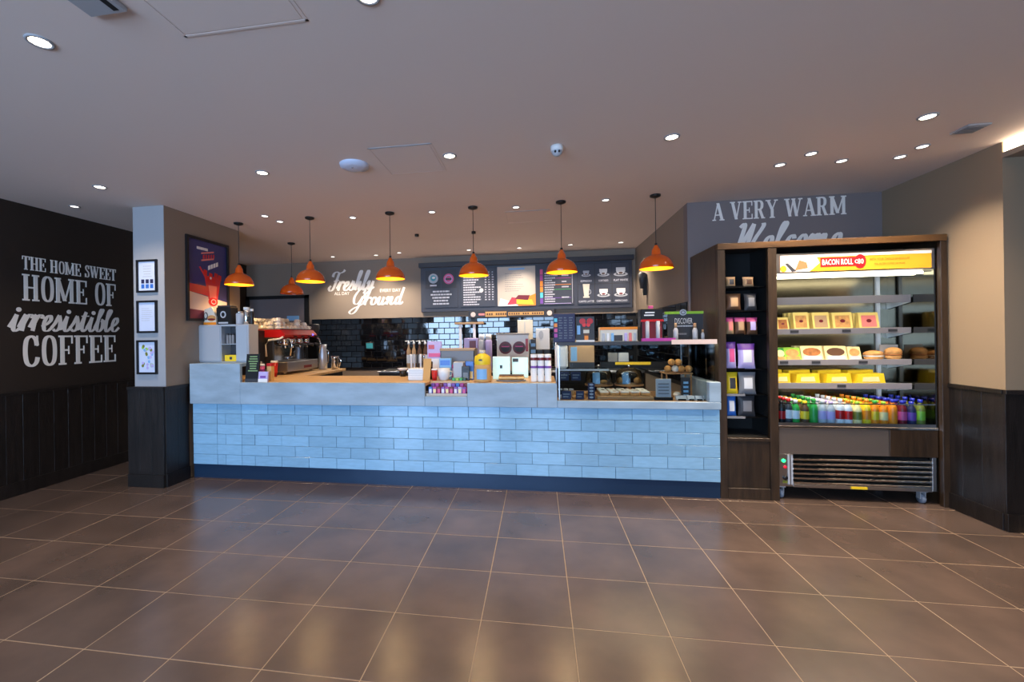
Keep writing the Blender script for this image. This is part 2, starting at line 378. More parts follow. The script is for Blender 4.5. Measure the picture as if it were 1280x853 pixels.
# script letters, x-height .45, slanted
SC = {
 'i': (.27, [[(-.04, .1), (.04, .3), (.09, .46)], [(.09, .46), (.07, .12), (.12, 0), (.2, .03), (.28, .14)]]),
 'r': (.29, [[(-.06, .1), (0, .3), (.06, .48)], [(.06, .48), (.05, .25), (.04, 0)], [(.045, .18), (.1, .36), (.17, .47), (.24, .44), (.25, .36)]]),
 'e': (.31, [[(-.02, .14), (.12, .2), (.22, .33), (.18, .46), (.08, .4), (.04, .2), (.09, .03), (.2, .01), (.32, .14)]]),
 's': (.3, [[(-.03, .1), (.06, .25), (.14, .5)], [(.14, .48), (.2, .3), (.21, .1), (.12, 0), (.03, .06)], [(.19, .04), (.26, .06), (.31, .14)]]),
 't': (.27, [[(-.03, .1), (.06, .35), (.12, .78)], [(.12, .78), (.08, .3), (.08, .08), (.15, 0), (.28, .14)], [(-.02, .5), (.25, .52)]]),
 'b': (.32, [[(-.03, .1), (.1, .55), (.16, .95), (.1, 1), (.07, .8), (.05, .3), (.07, .05), (.16, 0), (.24, .12), (.22, .34), (.16, .4)], [(.18, .36), (.25, .3), (.33, .36)]]),
 'l': (.26, [[(-.03, .1), (.1, .5), (.17, .9), (.12, 1), (.07, .8), (.06, .3), (.08, .05), (.15, 0), (.27, .14)]]),
 'h': (.38, [[(-.03, .1), (.1, .55), (.16, .92), (.11, 1), (.07, .8), (.05, .3), (.04, 0)], [(.05, .15), (.14, .42), (.22, .42), (.22, .2), (.22, .05), (.28, 0), (.38, .14)]]),
 'y': (.36, [[(-.03, .3), (.05, .46), (.05, .2), (.09, .03), (.18, .08), (.26, .45)], [(.26, .46), (.22, 0), (.14, -.36), (.02, -.42), (0, -.25), (.16, -.05), (.38, .14)]]),
 'c': (.3, [[(.22, .38), (.17, .46), (.08, .4), (.03, .2), (.08, .02), (.18, .01), (.31, .14)]]),
 'o': (.32, [[(.16, .46), (.06, .38), (.03, .18), (.09, .01), (.2, .06), (.25, .26), (.16, .46)], [(.2, .42), (.26, .34), (.34, .38)]]),
 'm': (.54, [[(-.03, .3), (.06, .46), (.05, 0)], [(.05, .12), (.14, .42), (.21, .42), (.2, 0)], [(.2, .12), (.3, .42), (.37, .42), (.36, .1), (.42, 0), (.54, .14)]]),
 'n': (.4, [[(-.03, .3), (.06, .46), (.05, 0)], [(.05, .12), (.15, .42), (.23, .42), (.22, .1), (.28, 0), (.4, .14)]]),
 'u': (.4, [[(-.03, .25), (.06, .46), (.04, .15), (.1, 0), (.2, .1), (.25, .45)], [(.25, .46), (.22, .1), (.28, 0), (.4, .14)]]),
 'd': (.38, [[(.22, .36), (.14, .46), (.05, .36), (.03, .12), (.1, 0), (.21, .14)], [(.27, 1), (.22, .4), (.22, .08), (.28, 0), (.38, .14)]]),
 'W': (.74, [[(.02, .85), (.1, 1), (.14, .8), (.12, .02)], [(.12, .02), (.25, .45), (.36, .98)], [(.36, .98), (.36, .5), (.33, .02)], [(.33, .02), (.5, .4), (.62, .85), (.6, 1)]]),
 'F': (.42, [[(.3, .96), (.24, .5), (.16, .08), (.02, 0), (-.06, .14), (.02, .26)], [(0, .72), (.02, .9), (.15, .98), (.34, .92), (.5, .98), (.56, 1.08)], [(.1, .5), (.24, .52), (.38, .55)]]),
 'G': (.56, [[(.4, .7), (.46, .9), (.36, 1), (.16, .86), (.03, .5), (.08, .14), (.24, .08), (.36, .3), (.42, .52)], [(.42, .52), (.36, .1), (.24, -.36), (.08, -.52), (-.04, -.4), (.1, -.2), (.34, -.04), (.58, .14)]]),
}
def script(pl, txt, a0, b0, a1, H, mt, wt=.1, d=.003, slant=.28, asc=1):
    A = lambda q: q if q < .46 else .46+(q-.46)*asc
    adv = sum(SC[c][0] for c in txt); sx = (a1-a0)/adv; x = 0
    for c in txt:
        wd, st = SC[c]
        for e in st:
            pts = [(a0+(x+p)*sx+slant*A(q)*H, b0+A(q)*H) for p, q in catmull(e, 6)]
            pl.ribbon(pts, mt, lambda dx, dy: H*(wt*.32+wt*.75*abs(dy)**1.6), d)
        if c == 'i': pl.ell(a0+(x+.12)*sx+slant*A(.74)*H, b0+A(.74)*H, wt*.62*H, wt*.62*H, mt, d, 12)
        x += wd
def dashes(pl, a0, b0, a1, b1, mt, rows, d=.003, center=False, fill=.55, seed=1):
    r = random.Random(seed); h = (b1-b0)/rows
    for k in range(rows):
        y = b1-(k+.75)*h; L = (a1-a0)*r.uniform(.55, 1); x = a0+((a1-a0)-L)/2 if center else a0; e = x+L
        while x < e-.004:
            q = min(r.uniform(.03, .09)*(a1-a0)*1.6, e-x); pl.rect(x, y, x+q, y+h*fill, mt, d); x += q+.02*(a1-a0)
def xz(Y): return Pl((0, Y, 0), (1, 0, 0), (0, 0, 1))          # faces -Y (towards the camera)
def yz(X): return Pl((X, 0, 0), (0, 1, 0), (0, 0, 1))          # faces +X

# ================================================================== SETTING
ZC = 2.87
XL, XR, YB, XN, YW = -5.05, 3.40, 7.40, 1.58, 4.91
# ---- floor of single tiles
TS, TX, TY = .47125, -.3167, 2.2651
floor = bx('floor', -6, 7, YF-.2, 7.6, -.12, -.0012, 'floor_grout', kind='structure')
g = .0022
tile_me = MB().box(g, TS-g, g, TS-g, -.012, 0, 'floor_tile', .0015).build('tile', floor)
first = True
cells = [(i, j) for j in range(-3, 5) for i in range(-10, 8)]+[(i, j) for j in range(5, 8) for i in range(-10, -7)]
for i, j in cells:
    x, y = TX+i*TS, TY+j*TS
    if x > XR+.3 and y > 3.5: continue
    o = tile_me if first else tile_me.copy()
    if not first: COL.objects.link(o)
    first = False; o.parent = floor; o.location = (x, y, random.uniform(-.0006, .0006))
rest = MB()
for j in range(-14, 8):
    for i in range(-12, 15):
        if (i, j) in set(cells) and not (j >= 4 and i > -8): continue
        x, y = TX+i*TS, TY+j*TS
        if y < YF-.3 or (j >= 3 and i > -8) : continue
        rest.box(x+g, x+TS-g, y+g, y+TS-g, -.012, 0, 'floor_tile')
rt = rest.build('floor_tiling', floor, kind='stuff')
# ---- ceiling
ceil = bx('ceiling', -6, 7, YF-.2, 7.6, ZC, ZC+.15, 'ceiling_paint', kind='structure')
def hatch(px, Yn, Yf, x0, x1):
    mb = MB(); t = .012
    mb.box(x0, x1, Yn, Yn+t, ZC-.004, ZC+.01, 'light_grey_paint'); mb.box(x0, x1, Yf-t, Yf, ZC-.003, ZC+.01, 'ceiling_paint')
    mb.box(x0, x0+t, Yn, Yf, ZC-.003, ZC+.01, 'ceiling_paint'); mb.box(x1-t, x1, Yn, Yf, ZC-.003, ZC+.01, 'ceiling_paint')
    mb.box(x0+t*1.6, x1-t*1.6, Yn+t*1.6, Yf-t*1.6, ZC-.003, ZC+.01, 'ceiling_paint')
    return mb
for nm, a in (('trim_1', (0, 1.15, 1.75, -1.56, -.96)), ('trim_2', (0, 3.01, 3.54, -1.21, -.73)), ('trim_3', (0, 4.85, 5.35, -.35, .15))):
    o = hatch(*a).build(nm, None, kind='structure'); lab(o, 'plastered access hatch frame flush in the ceiling')
# ---- walls
wl = bx('wall_left', XL-.15, XL, YF-.2, 6.2, 0, ZC, 'brown_paint', kind='structure')
bx('wall_left_rear', -5.6, -5.38, 6.2, YB, 0, ZC, 'brown_paint', kind='structure')
wb = bx('wall_back', -5.6, XN+.1, YB, YB+.15, 0, ZC, 'taupe_paint', kind='structure')
wn = bx('wall_side', XN, XN+.12, YW+.12, YB, 0, ZC, 'taupe_paint', kind='structure')
bx('wall_niche', XN, XR+.15, YW, YW+.12, 0, ZC, 'grey_paint', kind='structure')
bx('wall_right', XR, XR+.15, 3.775, YW, 0, ZC-.0, 'lit_taupe_paint', kind='structure')
bx('wall_right_return', XR+.15, 6.6, 3.775, 3.9, 0, ZC, 'shaded_wall_paint', kind='structure')
bx('wall_right_far', 6.6, 6.75, YF-.2, 3.9, 0, ZC, 'taupe_paint', kind='structure')
# bulkhead over the right opening with its lit cove slot
bx('trim_4', XR, XR+.12, .2, 3.775, 2.752, 2.792, 'taupe_paint', kind='structure')
bx('trim_5', XR+.12, 6.6, .2, 3.775, 2.752, 2.77, 'taupe_paint', kind='structure')
cs = bx('cove_light', XR+.004, XR+.10, .25, 3.77, 2.794, 2.868, 'cove_glow', origin=(XR, 2, 2.85))
tag(cs, 'glowing white strip light in the slot above the right-hand opening', 'light')
# shop front behind the camera: wall around three windows
wf = MB(); xs = [-5.05]+[q for ab in WINDOWS for q in ab]+[6.6]
for k in range(0, len(xs), 2): wf.box(xs[k], xs[k+1], YF-.15, YF, 0, ZC, 'taupe_paint')
for a, b in WINDOWS: wf.box(a, b, YF-.15, YF, 0, .25, 'taupe_paint'); wf.box(a, b, YF-.15, YF, 2.65, ZC, 'taupe_paint')
wf.build('wall_front', kind='structure')
for k, (a, b) in enumerate(WINDOWS):
    mb = MB(); t = .05
    mb.box(a, a+t, YF-.1, YF, .25, 2.65, 'frame_black'); mb.box(b-t, b, YF-.1, YF, .25, 2.65, 'frame_black')
    mb.box(a, b, YF-.1, YF, .25, .3, 'frame_black'); mb.box(a, b, YF-.1, YF, 2.6, 2.65, 'frame_black')
    o = mb.build('window_%d' % (k+1), kind='structure'); bx('pane', a+t, b-t, YF-.06, YF-.05, .3, 2.6, 'glass', o)
# wainscots: plank by plank, cap and skirting
def wainscot(host, pts, z1, out, pw=.14):
    "pts: (x,y)->(x,y) straight run, out: outward unit vector"
    (xa, ya), (xb, yb) = pts; L = math.hypot(xb-xa, yb-ya); n = max(1, round(L/pw)); ux, uy = (xb-xa)/L, (yb-ya)/L
    def seg(s0, s1, t, z0, zz, nm, bev=.001):
        p = (xa+ux*s0, ya+uy*s0); q = (xa+ux*s1+out[0]*t, ya+uy*s1+out[1]*t)
        return bx(nm, p[0], q[0], p[1], q[1], z0, zz, 'dark_wood', host, bev)
    for k in range(n): seg(k*L/n+.0008, (k+1)*L/n-.0008, .018+random.uniform(-.001, .001), .13, z1-.025, 'plank')
    seg(0, L, .028, z1-.03, z1, 'cap_rail'); seg(0, L, .028, 0, .13, 'skirting')
wainscot(wl, ((XL, 1.6), (XL, 6.2)), 1.01, (1, 0))
# left pier: pale front, taupe side running back along the counter
pier = MB().box(-4.115, -3.754, 3.90, 5.03, 0, ZC, 'taupe_paint').box(-4.117, -3.756, 3.897, 3.9, 0, ZC, 'light_grey_paint').build('wall_pier', kind='structure')
wainscot(pier, ((-4.16, 3.87), (-3.745, 3.87)), 1.02, (0, -1), .14)
for o in list(pier.children): pass
wainscot(pier, ((-3.754, 3.872), (-3.754, 4.17)), 1.02, (1, 0), .15)
bx('corner_infill', -4.16, -3.754, 3.87, 3.9, 0, 1.02, 'dark_wood', pier)
bx('corner_infill', -4.14, -4.115, 3.9, 5.0, 0, 1.02, 'dark_wood', pier)
wr = bpy.data.objects['wall_right']
wainscot(wr, ((XR, 3.775), (XR, 4.25)), 1.04, (-1, 0), .16)
wrr = bpy.data.objects['wall_right_return']
wainscot(wrr, ((XR-.02, 3.775), (5.0, 3.775)), 1.04, (0, -1), .16)
# back wall: door with dark frame, black metro tiles
X0, X1, _, zt = fit(308, 370, 387, 470, YB)
dr = MB().box(X0, X0+.09, YB-.03, YB, 0, zt, 'matt_black').box(X1-.08, X1, YB-.03, YB, 0, zt, 'matt_black').box(X0, X1, YB-.03, YB, zt-.06, zt, 'matt_black').build('door_1', kind='structure')
bx('door_leaf', X0+.09, X1-.08, YB-.02, YB, 0, zt-.06, 'grey_paint', dr, .004)
a, b, c, d = fit(359, 395, 374, 401, YB-.02)
lab(bx('door_sign', a, b, YB-.03, YB-.02, c, d, 'sky', dr, .002), 'small pale blue sign on the grey door')
bt0, bt1 = onY(390, 400, YB).x, XN
tw, th = .19, .098
tileM = MB().box(.003, tw-.003, -.009, 0, .003, th-.003, 'black_tile', .006).build('tile', wb)
n = 0; ztop = 1.825
bx('tile_bed', bt0, bt1, YB-.004, YB+.001, .9, ztop, 'black_grout', wb)
for r in range(9):
    z = ztop-(r+1)*th; off = tw/2 if r % 2 else 0; x = bt0-off
    while x < bt1-.02:
        if x >= bt0-.001 and x+tw <= bt1+.001:
            o = tileM if n == 0 else tileM.copy()
            if n: COL.objects.link(o)
            o.parent = wb; o.location = (x, YB-.004, z)
            o.rotation_euler = (random.uniform(-.012, .012), 0, random.uniform(-.012, .012)); n += 1
        x += tw
bx('tile_bed', XN-.004, XN+.001, 4.93, YB-.005, .9, ztop, 'black_grout', wn)
sideM = MB().box(-.009, 0, .003, tw-.003, .003, th-.003, 'black_tile', .006).build('tile', wn); n = 0
for r in range(9):
    z = ztop-(r+1)*th; y = 4.93-(tw/2 if r % 2 else 0)
    while y < YB-.02:
        if y >= 4.929 and y+tw <= YB:
            o = sideM if n == 0 else sideM.copy()
            if n: COL.objects.link(o)
            o.parent = wn; o.location = (XN-.004, y, z); o.rotation_euler = (0, random.uniform(-.012, .012), random.uniform(-.012, .012)); n += 1
        y += tw
bx('ledge', bt0, XN, YB-.03, YB, 1.825, 1.85, 'taupe_paint', wb)

# ================================================================== LETTERING ON WALLS
def lett(name, label, pl, parent): o = pl.mb.build(name, parent); return o
t = thing('wall_lettering', 'large white lettering reading THE HOME SWEET HOME OF irresistible COFFEE on the dark brown wall', 'lettering', (XL, 4.0, 1.2))
def lw(x, y): p = onX(x, y, XL); return p.y, p.z
def slab_px(tx, xl, tl, bl, xr, tr, br):
    y0, za = lw(xl, tl); _, zb = lw(xl, bl); y1, zc = lw(xr, tr); _, zd = lw(xr, br); pl = yz(XL)
    top = (za+zc)/2; bot = (zb+zd)/2
    slab(pl, tx, y0, bot, y1, top, 'white_print'); return pl
for tx, a in (('THE HOME SWEET', (27.4, 320, 336.5, 144.5, 337, 351.5)), ('HOME OF', (27.4, 342, 376, 144.5, 356, 383)), ('COFFEE', (27.4, 419, 459.5, 144.5, 420, 452))):
    slab_px(tx, *a).mb.build('word', t)
pl = yz(XL); y0, zb0 = lw(10, 412); y1, zb1 = lw(150, 415)
zx = lw(70, 391)[1]-lw(70, 411)[1]
script(pl, 'irresistible', y0+.01, (zb0+zb1)/2-.005, y1-.03, zx/.46*.95, 'white_print', .105, slant=.2, asc=.5); pl.mb.build('word', t)

t = thing('wall_lettering', 'white lettering reading A VERY WARM Welcome on grey wall above the wooden case', 'lettering', (2.4, YW, 2.6))
pl = xz(YW); a = onY(890.5, 253, YW); b = onY(890.5, 276.5, YW); c = onY(1057.5, 245.8, YW); d = onY(1057.5, 267.7, YW)
slab(pl, 'A VERY WARM', (a.x+b.x)/2, (b.z+d.z)/2, (c.x+d.x)/2, (a.z+c.z)/2, 'white_print'); pl.mb.build('word', t)
pl = xz(YW); a = onY(916, 306, YW); b = onY(1050, 300, YW); c = onY(940, 279, YW)
script(pl, 'Welcome', a.x-.03, c.z-.36, b.x-.02,   .47, 'white_print', .085, slant=.3, asc=.55); pl.mb.build('word', t)

t = thing('wall_lettering', 'white script lettering reading Freshly Ground with ALL DAY EVERY DAY beside the menu boards', 'lettering', (-3, YB, 2.2))
pl = xz(YB); a = onY(412, 364, YB); b = onY(468, 361, YB); h = onY(440, 338, YB).z-onY(440, 362, YB).z
script(pl, 'Freshly', a.x, a.z, b.x-.02, h, 'white_print', .14); pl.mb.build('word', t)
pl = xz(YB); a = onY(440, 382, YB); b = onY(503, 379, YB); h = onY(440, 359, YB).z-onY(440, 382, YB).z
script(pl, 'Ground', a.x, a.z, b.x, h*.9, 'white_print', .145); pl.mb.build('word', t)
for s_, q in (('ALL DAY', (418, 365.2, 437, 369)), ('EVERY DAY', (475, 361, 501, 365))):
    x0, x1, z0, z1 = fit(*q, YB); pl = xz(YB); pl.text(s_, x0, z0, x1, z1, 'white_print', bold=.01); pl.mb.build('word', t)

# ================================================================== FRAMES ON PIER, POSTER
for k, (q, lb) in enumerate((((172, 325, 197.5, 366), 'topmost of three black framed notices on the pier'), ((172.5, 376, 197.5, 416.5), 'middle framed notice on the pier, a plain typed page'), ((172.5, 425.5, 197.5, 468), 'lowest framed notice on the pier, with pastel coloured picture'))):
    x0, x1, z0, z1 = fit(*q, 3.897); Y = 3.897
    t = thing('picture_frame', lb, 'frame', ((x0+x1)/2, Y, z0), 'framed notices on the pier')
    fr = MB(); w_ = .02
    fr.box(x0, x0+w_, Y-.02, Y, z0, z1, 'frame_black').box(x1-w_, x1, Y-.02, Y, z0, z1, 'frame_black').box(x0+w_, x1-w_, Y-.02, Y, z0, z0+w_, 'frame_black').box(x0+w_, x1-w_, Y-.02, Y, z1-w_, z1, 'frame_black')
    fr.build('frame', t)
    pl = xz(Y-.006); a0, a1, b0, b1 = x0+w_, x1-w_, z0+w_, z1-w_; pl.rect(a0, b0, a1, b1, 'paper', .001)
    W_, H2 = a1-a0, b1-b0
    if k == 0:
        dashes(pl, a0+.03, b0+.45*H2, a1-.03, b1-.03, 'light_grey', 5, .002, True, .3, 3)
        for r in range(2):
            for c in range(3): pl.rect(a0+W_*(.15+.26*c), b0+H2*(.08+.17*r), a0+W_*(.33+.26*c), b0+H2*(.22+.17*r), 'navy' if r else 'blue', .002)
    if k == 1: dashes(pl, a0+.03, b0+.1, a1-.03, b1-.05, 'light_grey', 7, .002, False, .25, 4)
    if k == 2:
        for r in range(26): pl.ell(a0+W_*random.uniform(.15, .85), b0+H2*random.uniform(.12, .88), .014, .016, random.choice(['lavender', 'sky', 'lime', 'olive', 'light_grey', 'lavender']), .0015+.0001*r, 8)
    pl.mb.build('print', t)
XP = -3.754
pa, pb = onX(231, 293, XP), onX(284, 307, XP); pc, pd = onX(231, 402, XP), onX(284, 402, XP)
y0, y1, z0, z1 = pa.y, pb.y, (pc.z+pd.z)/2-.0, (pa.z+pb.z)/2
t = thing('framed_poster', 'large navy poster of a red iced drink in black frame on the taupe wall', 'poster', (XP, (y0+y1)/2, z0))
w_ = .028; fr = MB()
fr.box(XP, XP+.025, y0, y0+w_, z0, z1, 'frame_black').box(XP, XP+.025, y1-w_, y1, z0, z1, 'frame_black').box(XP, XP+.025, y0+w_, y1-w_, z0, z0+w_, 'frame_black').box(XP, XP+.025, y0+w_, y1-w_, z1-w_, z1, 'frame_black')
fr.build('frame', t)
pl = yz(XP); a0, a1, b0, b1 = y0+w_, y1-w_, z0+w_, z1-w_; W_, H2 = a1-a0, b1-b0
def PP(u, v): return a0+u*W_, b0+v*H2
pl.rect(a0, b0, a1, b1, 'poster_navy', .004)
pl.poly([PP(0, 0), PP(1, 0), PP(1, .24), PP(0, .34)], 'poster_cream', .005)
pl.poly([PP(0, 0), PP(.5, 0), PP(.5, .1), PP(0, .12)], 'poster_maroon', .0055)
pl.poly([PP(0, .34), PP(.5, .3), PP(.5, .42), PP(0, .44)], 'poster_red', .0055)
pl.poly([PP(.5, .26), PP(.74, .26), PP(.84, .56), PP(.4, .56)], 'poster_red', .006)
pl.poly([PP(.54, .26), PP(.7, .26), PP(.72, .44), PP(.5, .44)], 'poster_pink', .0065)
for u, v in ((.42, .6), (.56, .57), (.7, .58), (.8, .56), (.5, .52), (.64, .51)): pl.poly([PP(u-.05, v-.03), PP(u+.04, v-.04), PP(u+.05, v+.03), PP(u-.03, v+.04)], 'bright_red', .007)
pl.poly([PP(.27, .66), PP(.3, .67), PP(.46, .53), PP(.43, .52)], 'poster_red', .0068)
pl.ell(*PP(.56, .54), .015, .015, 'white', .008); pl.ell(*PP(.62, .23), .062*W_/.5, .05, 'bright_red', .008); pl.ring(*PP(.62, .23), .035, .026, .009, 'white', .009)
dashes(pl, *PP(.22, .87), *PP(.55, .93), 'white_print', 1, .008, seed=5)
cx, cy = PP(.5, .78)
for q in ((-.17, -.04, .15, -.02), (-.17, .05, .15, .07)): pl.poly([(cx+q[0]*W_, cy+q[1]*H2), (cx+q[2]*W_, cy+(q[1]+.05)*H2), (cx+q[2]*W_, cy+(q[3]+.05)*H2), (cx+q[0]*W_, cy+q[3]*H2)], 'poster_pink', .008)
for k in range(5): u = -.13+.065*k; pl.poly([(cx+u*W_, cy+(-.01+.008*k)*H2), (cx+(u+.035)*W_, cy+(0+.008*k)*H2), (cx+(u+.035)*W_, cy+(.05+.008*k)*H2), (cx+u*W_, cy+(.04+.008*k)*H2)], 'poster_red', .008)
for k in range(4): u = .5+.07*k; pl.poly([PP(u, .64+.02*k), PP(u+.05, .655+.02*k), PP(u+.05, .71+.02*k), PP(u, .695+.02*k)], 'white_print', .008)
pl.mb.build('print', t)

# ================================================================== COUNTER
CX0, CX1 = -3.70, 1.597
ct = thing('service_counter', 'long service counter faced with pale blue tiles under a grey stone band', 'counter', (-1.0, 4.2, 0))
bx('carcass', CX0, CX1-.001, 4.215, 4.9, .0, .86, 'dark_grey', ct)
bx('kickboard', CX0-.01, CX1, 4.2, 4.215, 0, .15, 'kick_blue', ct)
bx('tile_bed', CX0, CX1, 4.19, 4.215, .15, .805, 'blue_grout', ct)
th = (.805-.15)/6; tl = .305; protos = {}
def ctile(x0, x1, r):
    L = round(x1-x0, 3); z = .15+r*th
    if L < .02: return
    if L in protos: o = protos[L].copy(); COL.objects.link(o)
    else: o = MB().box(.0015, L-.0015, -.011, 0, .0015, th-.0015, 'blue_tile', .0022).build('tile', ct, (0, 0, 0)); protos[L] = o
    o.parent = ct; o.location = (x0+1.0, -.01+random.uniform(-.0012, .0012), z); o.rotation_euler = (random.uniform(-.003, .003), 0, random.uniform(-.004, .004))
for r in range(6):
    for a, b in ((CX0, CX0+.29), (CX0+.29, CX0+.58)):
        if b < CX0+.3 or r % 2: ctile(a, b, r)
        else: ctile(a, a+.1, r); ctile(a+.1, b, r)
    x = CX0+.58; first_w = tl if r % 2 else tl/2
    while x < CX1-.01:
        e = min(x+first_w, CX1-.002); first_w = tl; ctile(x, e, r); x = e
# stone band: raised left block, middle, low right part under the display case
NX0, NX1 = onY(531, 490, 4.15).x, onY(584, 490, 4.15).x
band = MB(); band.box(CX0-.01, -3.11, 4.15, 4.19, .805, 1.235, 'band_stone', .004)
band.box(-3.11, NX0, 4.15, 4.19, .805, 1.035, 'band_stone', .004)
band.box(NX0, NX1, 4.15, 4.19, .805, .905, 'band_stone', .004)
band.box(NX1, .17, 4.15, 4.19, .805, 1.035, 'band_stone', .004)
band.box(.17, 1.597, 4.15, 4.19, .805, .872, 'band_stone', .004)
band.box(CX0-.01, -3.11, 4.19, 4.53, 1.20, 1.235, 'band_stone', .004)
band.build('stone_band', ct)
bx('cheek_panel', 1.50, 1.597, 4.15, 4.92, .872, 1.05, 'band_stone', ct, .004)
wt = MB(); wt.box(-3.70, NX0, 4.19, 4.93, 1.0, 1.033, 'oak_top', .003); wt.box(NX1, .17, 4.19, 4.93, 1.0, 1.033, 'oak_top', .003); wt.box(NX0, NX1, 4.36, 4.93, 1.0, 1.033, 'oak_top', .003)
wt.build('worktop', ct)
sc_ = thing('side_counter', 'side counter with oak top running back along the pier under the espresso machine', 'counter', (-3.3, 5.5, 0))
bx('worktop', -3.70, -2.82, 4.932, 6.08, 1.0, 1.033, 'oak_top', sc_, .003); bx('carcass', -3.70, -2.86, 4.935, 6.05, 0, 1.0, 'black', sc_)
bx('upstand', -3.70, -3.2, 4.77, 4.93, .86, 1.0, 'dark_grey', ct)
bx('notch_floor', NX0, NX1, 4.19, 4.36, .88, .905, 'brushed_steel', ct)
bx('notch_back', NX0, NX1, 4.35, 4.36, .905, 1.0, 'dark_grey', ct)
bx('display_deck', .17, 1.50, 4.19, 4.92, .855, .872, 'board_wood', ct, .002)
lab(bx('seam_strip', -.02, -.012, 4.147, 4.15, .81, 1.03, 'grey', ct), 'thin joint in the stone band')
# back counter
bc = thing('back_counter', 'dark back counter along the black tiled wall', 'counter', (-.5, 7.1, 0))
bx('carcass', -2.6, XN-.01, 6.85, 7.385, 0, .9, 'black', bc); bx('worktop', -2.62, XN-.01, 6.82, 7.385, .9, .93, 'steel', bc, .004)

# ================================================================== LEFT RAISED SHELF: steel cabinet etc.
ZR = 1.2356
x0, x1, z0, z1 = fit(239, 406, 311, 456, 4.35); z0 = ZR; z1 = max(z1, ZR+.3)
t = thing('steel_cabinet', 'brushed steel condiment cabinet on the raised left end of counter', 'cabinet', ((x0+x1)/2, 4.35, z0))
xa, xb = onY(276.5, 430, 4.35).x, onY(294.5, 430, 4.35).x
mb = MB(); mb.box(x0, xa, 4.35, 4.52, z0, z1, 'brushed_steel', .006); mb.box(xb, x1, 4.35, 4.52, z0, z1, 'brushed_steel', .006)
mb.box(xa, xb, 4.505, 4.52, z0, z1, 'dark_grey'); mb.box(xa, xb, 4.352, 4.505, z1-.02, z1, 'brushed_steel'); mb.box(xa, xb, 4.352, 4.505, z0, z0+.01, 'brushed_steel'); mb.build('body', t)
bx('door', x0+.02, xa-.01, 4.342, 4.35, z0+.015, z1-.015, 'brushed_steel', t, .003)
bx('door', xb+.01, x1-.015, 4.342, 4.35, z0+.015, z1-.015, 'brushed_steel', t, .003)
zs = z0+(z1-z0)*.49; bx('shelf', xa, xb, 4.36, 4.505, zs-.008, zs, 'brushed_steel', t)
def jar(x, y, z, r, h, body, lid, label, group=None, cat='jar', nm='jar'):
    t = thing(nm, label, cat, (x, y, z), group)
    MB().lathe((x, y, z), [(r*.9, 0), (r, .006), (r, h*.8), (r*.8, h*.86)], body, 14).build('body', t)
    MB().lathe((x, y, z), [(r*.85, h*.84), (r*.85, h), (r*.7, h)], lid, 14).build('lid', t)
    return t
for k in range(3): jar(xa+.028+k*.034, 4.42, zs+.0006, .015, .115, 'grey', 'dark_grey', 'slim dark jar on the shelf of steel cabinet, %s of three' % ['leftmost', 'middle', 'rightmost'][k], 'jars in the steel cabinet')
t = thing('yellow_box', 'yellow carton at the bottom of the steel cabinet opening', 'box', ((xa+xb)/2, 4.42, z0+.01))
bx('carton', xa+.015, xb-.012, 4.38, 4.48, z0+.0107, z0+.08, 'yellow', t, .004)
pl = xz(4.38); pl.rect((xa+xb)/2-.01, z0+.03, (xa+xb)/2+.02, z0+.06, 'dark_grey'); pl.mb.build('label', t)
# on the cabinet
zc = z1+.0006
x0, x1, _, zt = fit(254.5, 384, 270, 405, 4.4)
t = thing('snack_sign', 'small cardboard stand picturing a filled roll on steel cabinet', 'sign', ((x0+x1)/2, 4.4, zc))
mb = MB(); mb.prism([(x0, zc), (x1, zc), (x1, zc+.09), ((x0+x1)/2+.02, zt), (x0+.01, zt-.03)], 4.4, 4.43, 'offwhite'); mb.build('card', t)
pl = xz(4.4); pl.rect(x0, zc, x1, zc+.03, 'orange', .002); pl.ell(x0+.1, zc+.075, .055, .035, 'bread', .002); pl.ell(x0+.1, zc+.062, .05, .012, 'dark_red', .003); pl.ell(x0+.03, zc+.1, .025, .045, 'dark_grey', .002); pl.ell(x0+.028, zc+.105, .016, .03, 'offwhite', .003); pl.mb.build('print', t)
x0, x1, _, zt = fit(270, 383, 288, 405, 4.42)
t = thing('coffee_tin', 'square black tin with white emblem on steel cabinet', 'tin', ((x0+x1)/2, 4.42, zc))
bx('body', x0, x1, 4.42, 4.42+.13, zc, zt-.01, 'black', t, .006); bx('lid', x0+.01, x1-.01, 4.43, 4.54, zt-.01, zt+.01, 'dark_grey', t, .003)
pl = xz(4.42); pl.ell((x0+x1)/2, zc+(zt-zc)*.55, .036, .04, 'light_grey'); pl.ell((x0+x1)/2, zc+(zt-zc)*.55, .02, .025, 'black', .003); pl.rect(x0+.03, zc+.012, x1-.03, zc+.03, 'light_grey'); pl.mb.build('emblem', t)
for k, (q, bm, lm, lb) in enumerate((((292, 389, 300, 405), 'light_grey', 'chrome', 'small pale tin with round picture beside the black tin'), ((300.8, 384, 308.5, 405), 'chrome', 'white', 'steel sugar shaker with white lid on the steel cabinet'), ((309.3, 386, 313.5, 405), 'black', 'white', 'slim black bottle with white cap at cabinet right end'))):
    x0, x1, _, zt = fit(*q, 4.45); jar((x0+x1)/2, 4.5, zc, (x1-x0)/2, zt-zc, bm, lm, lb)

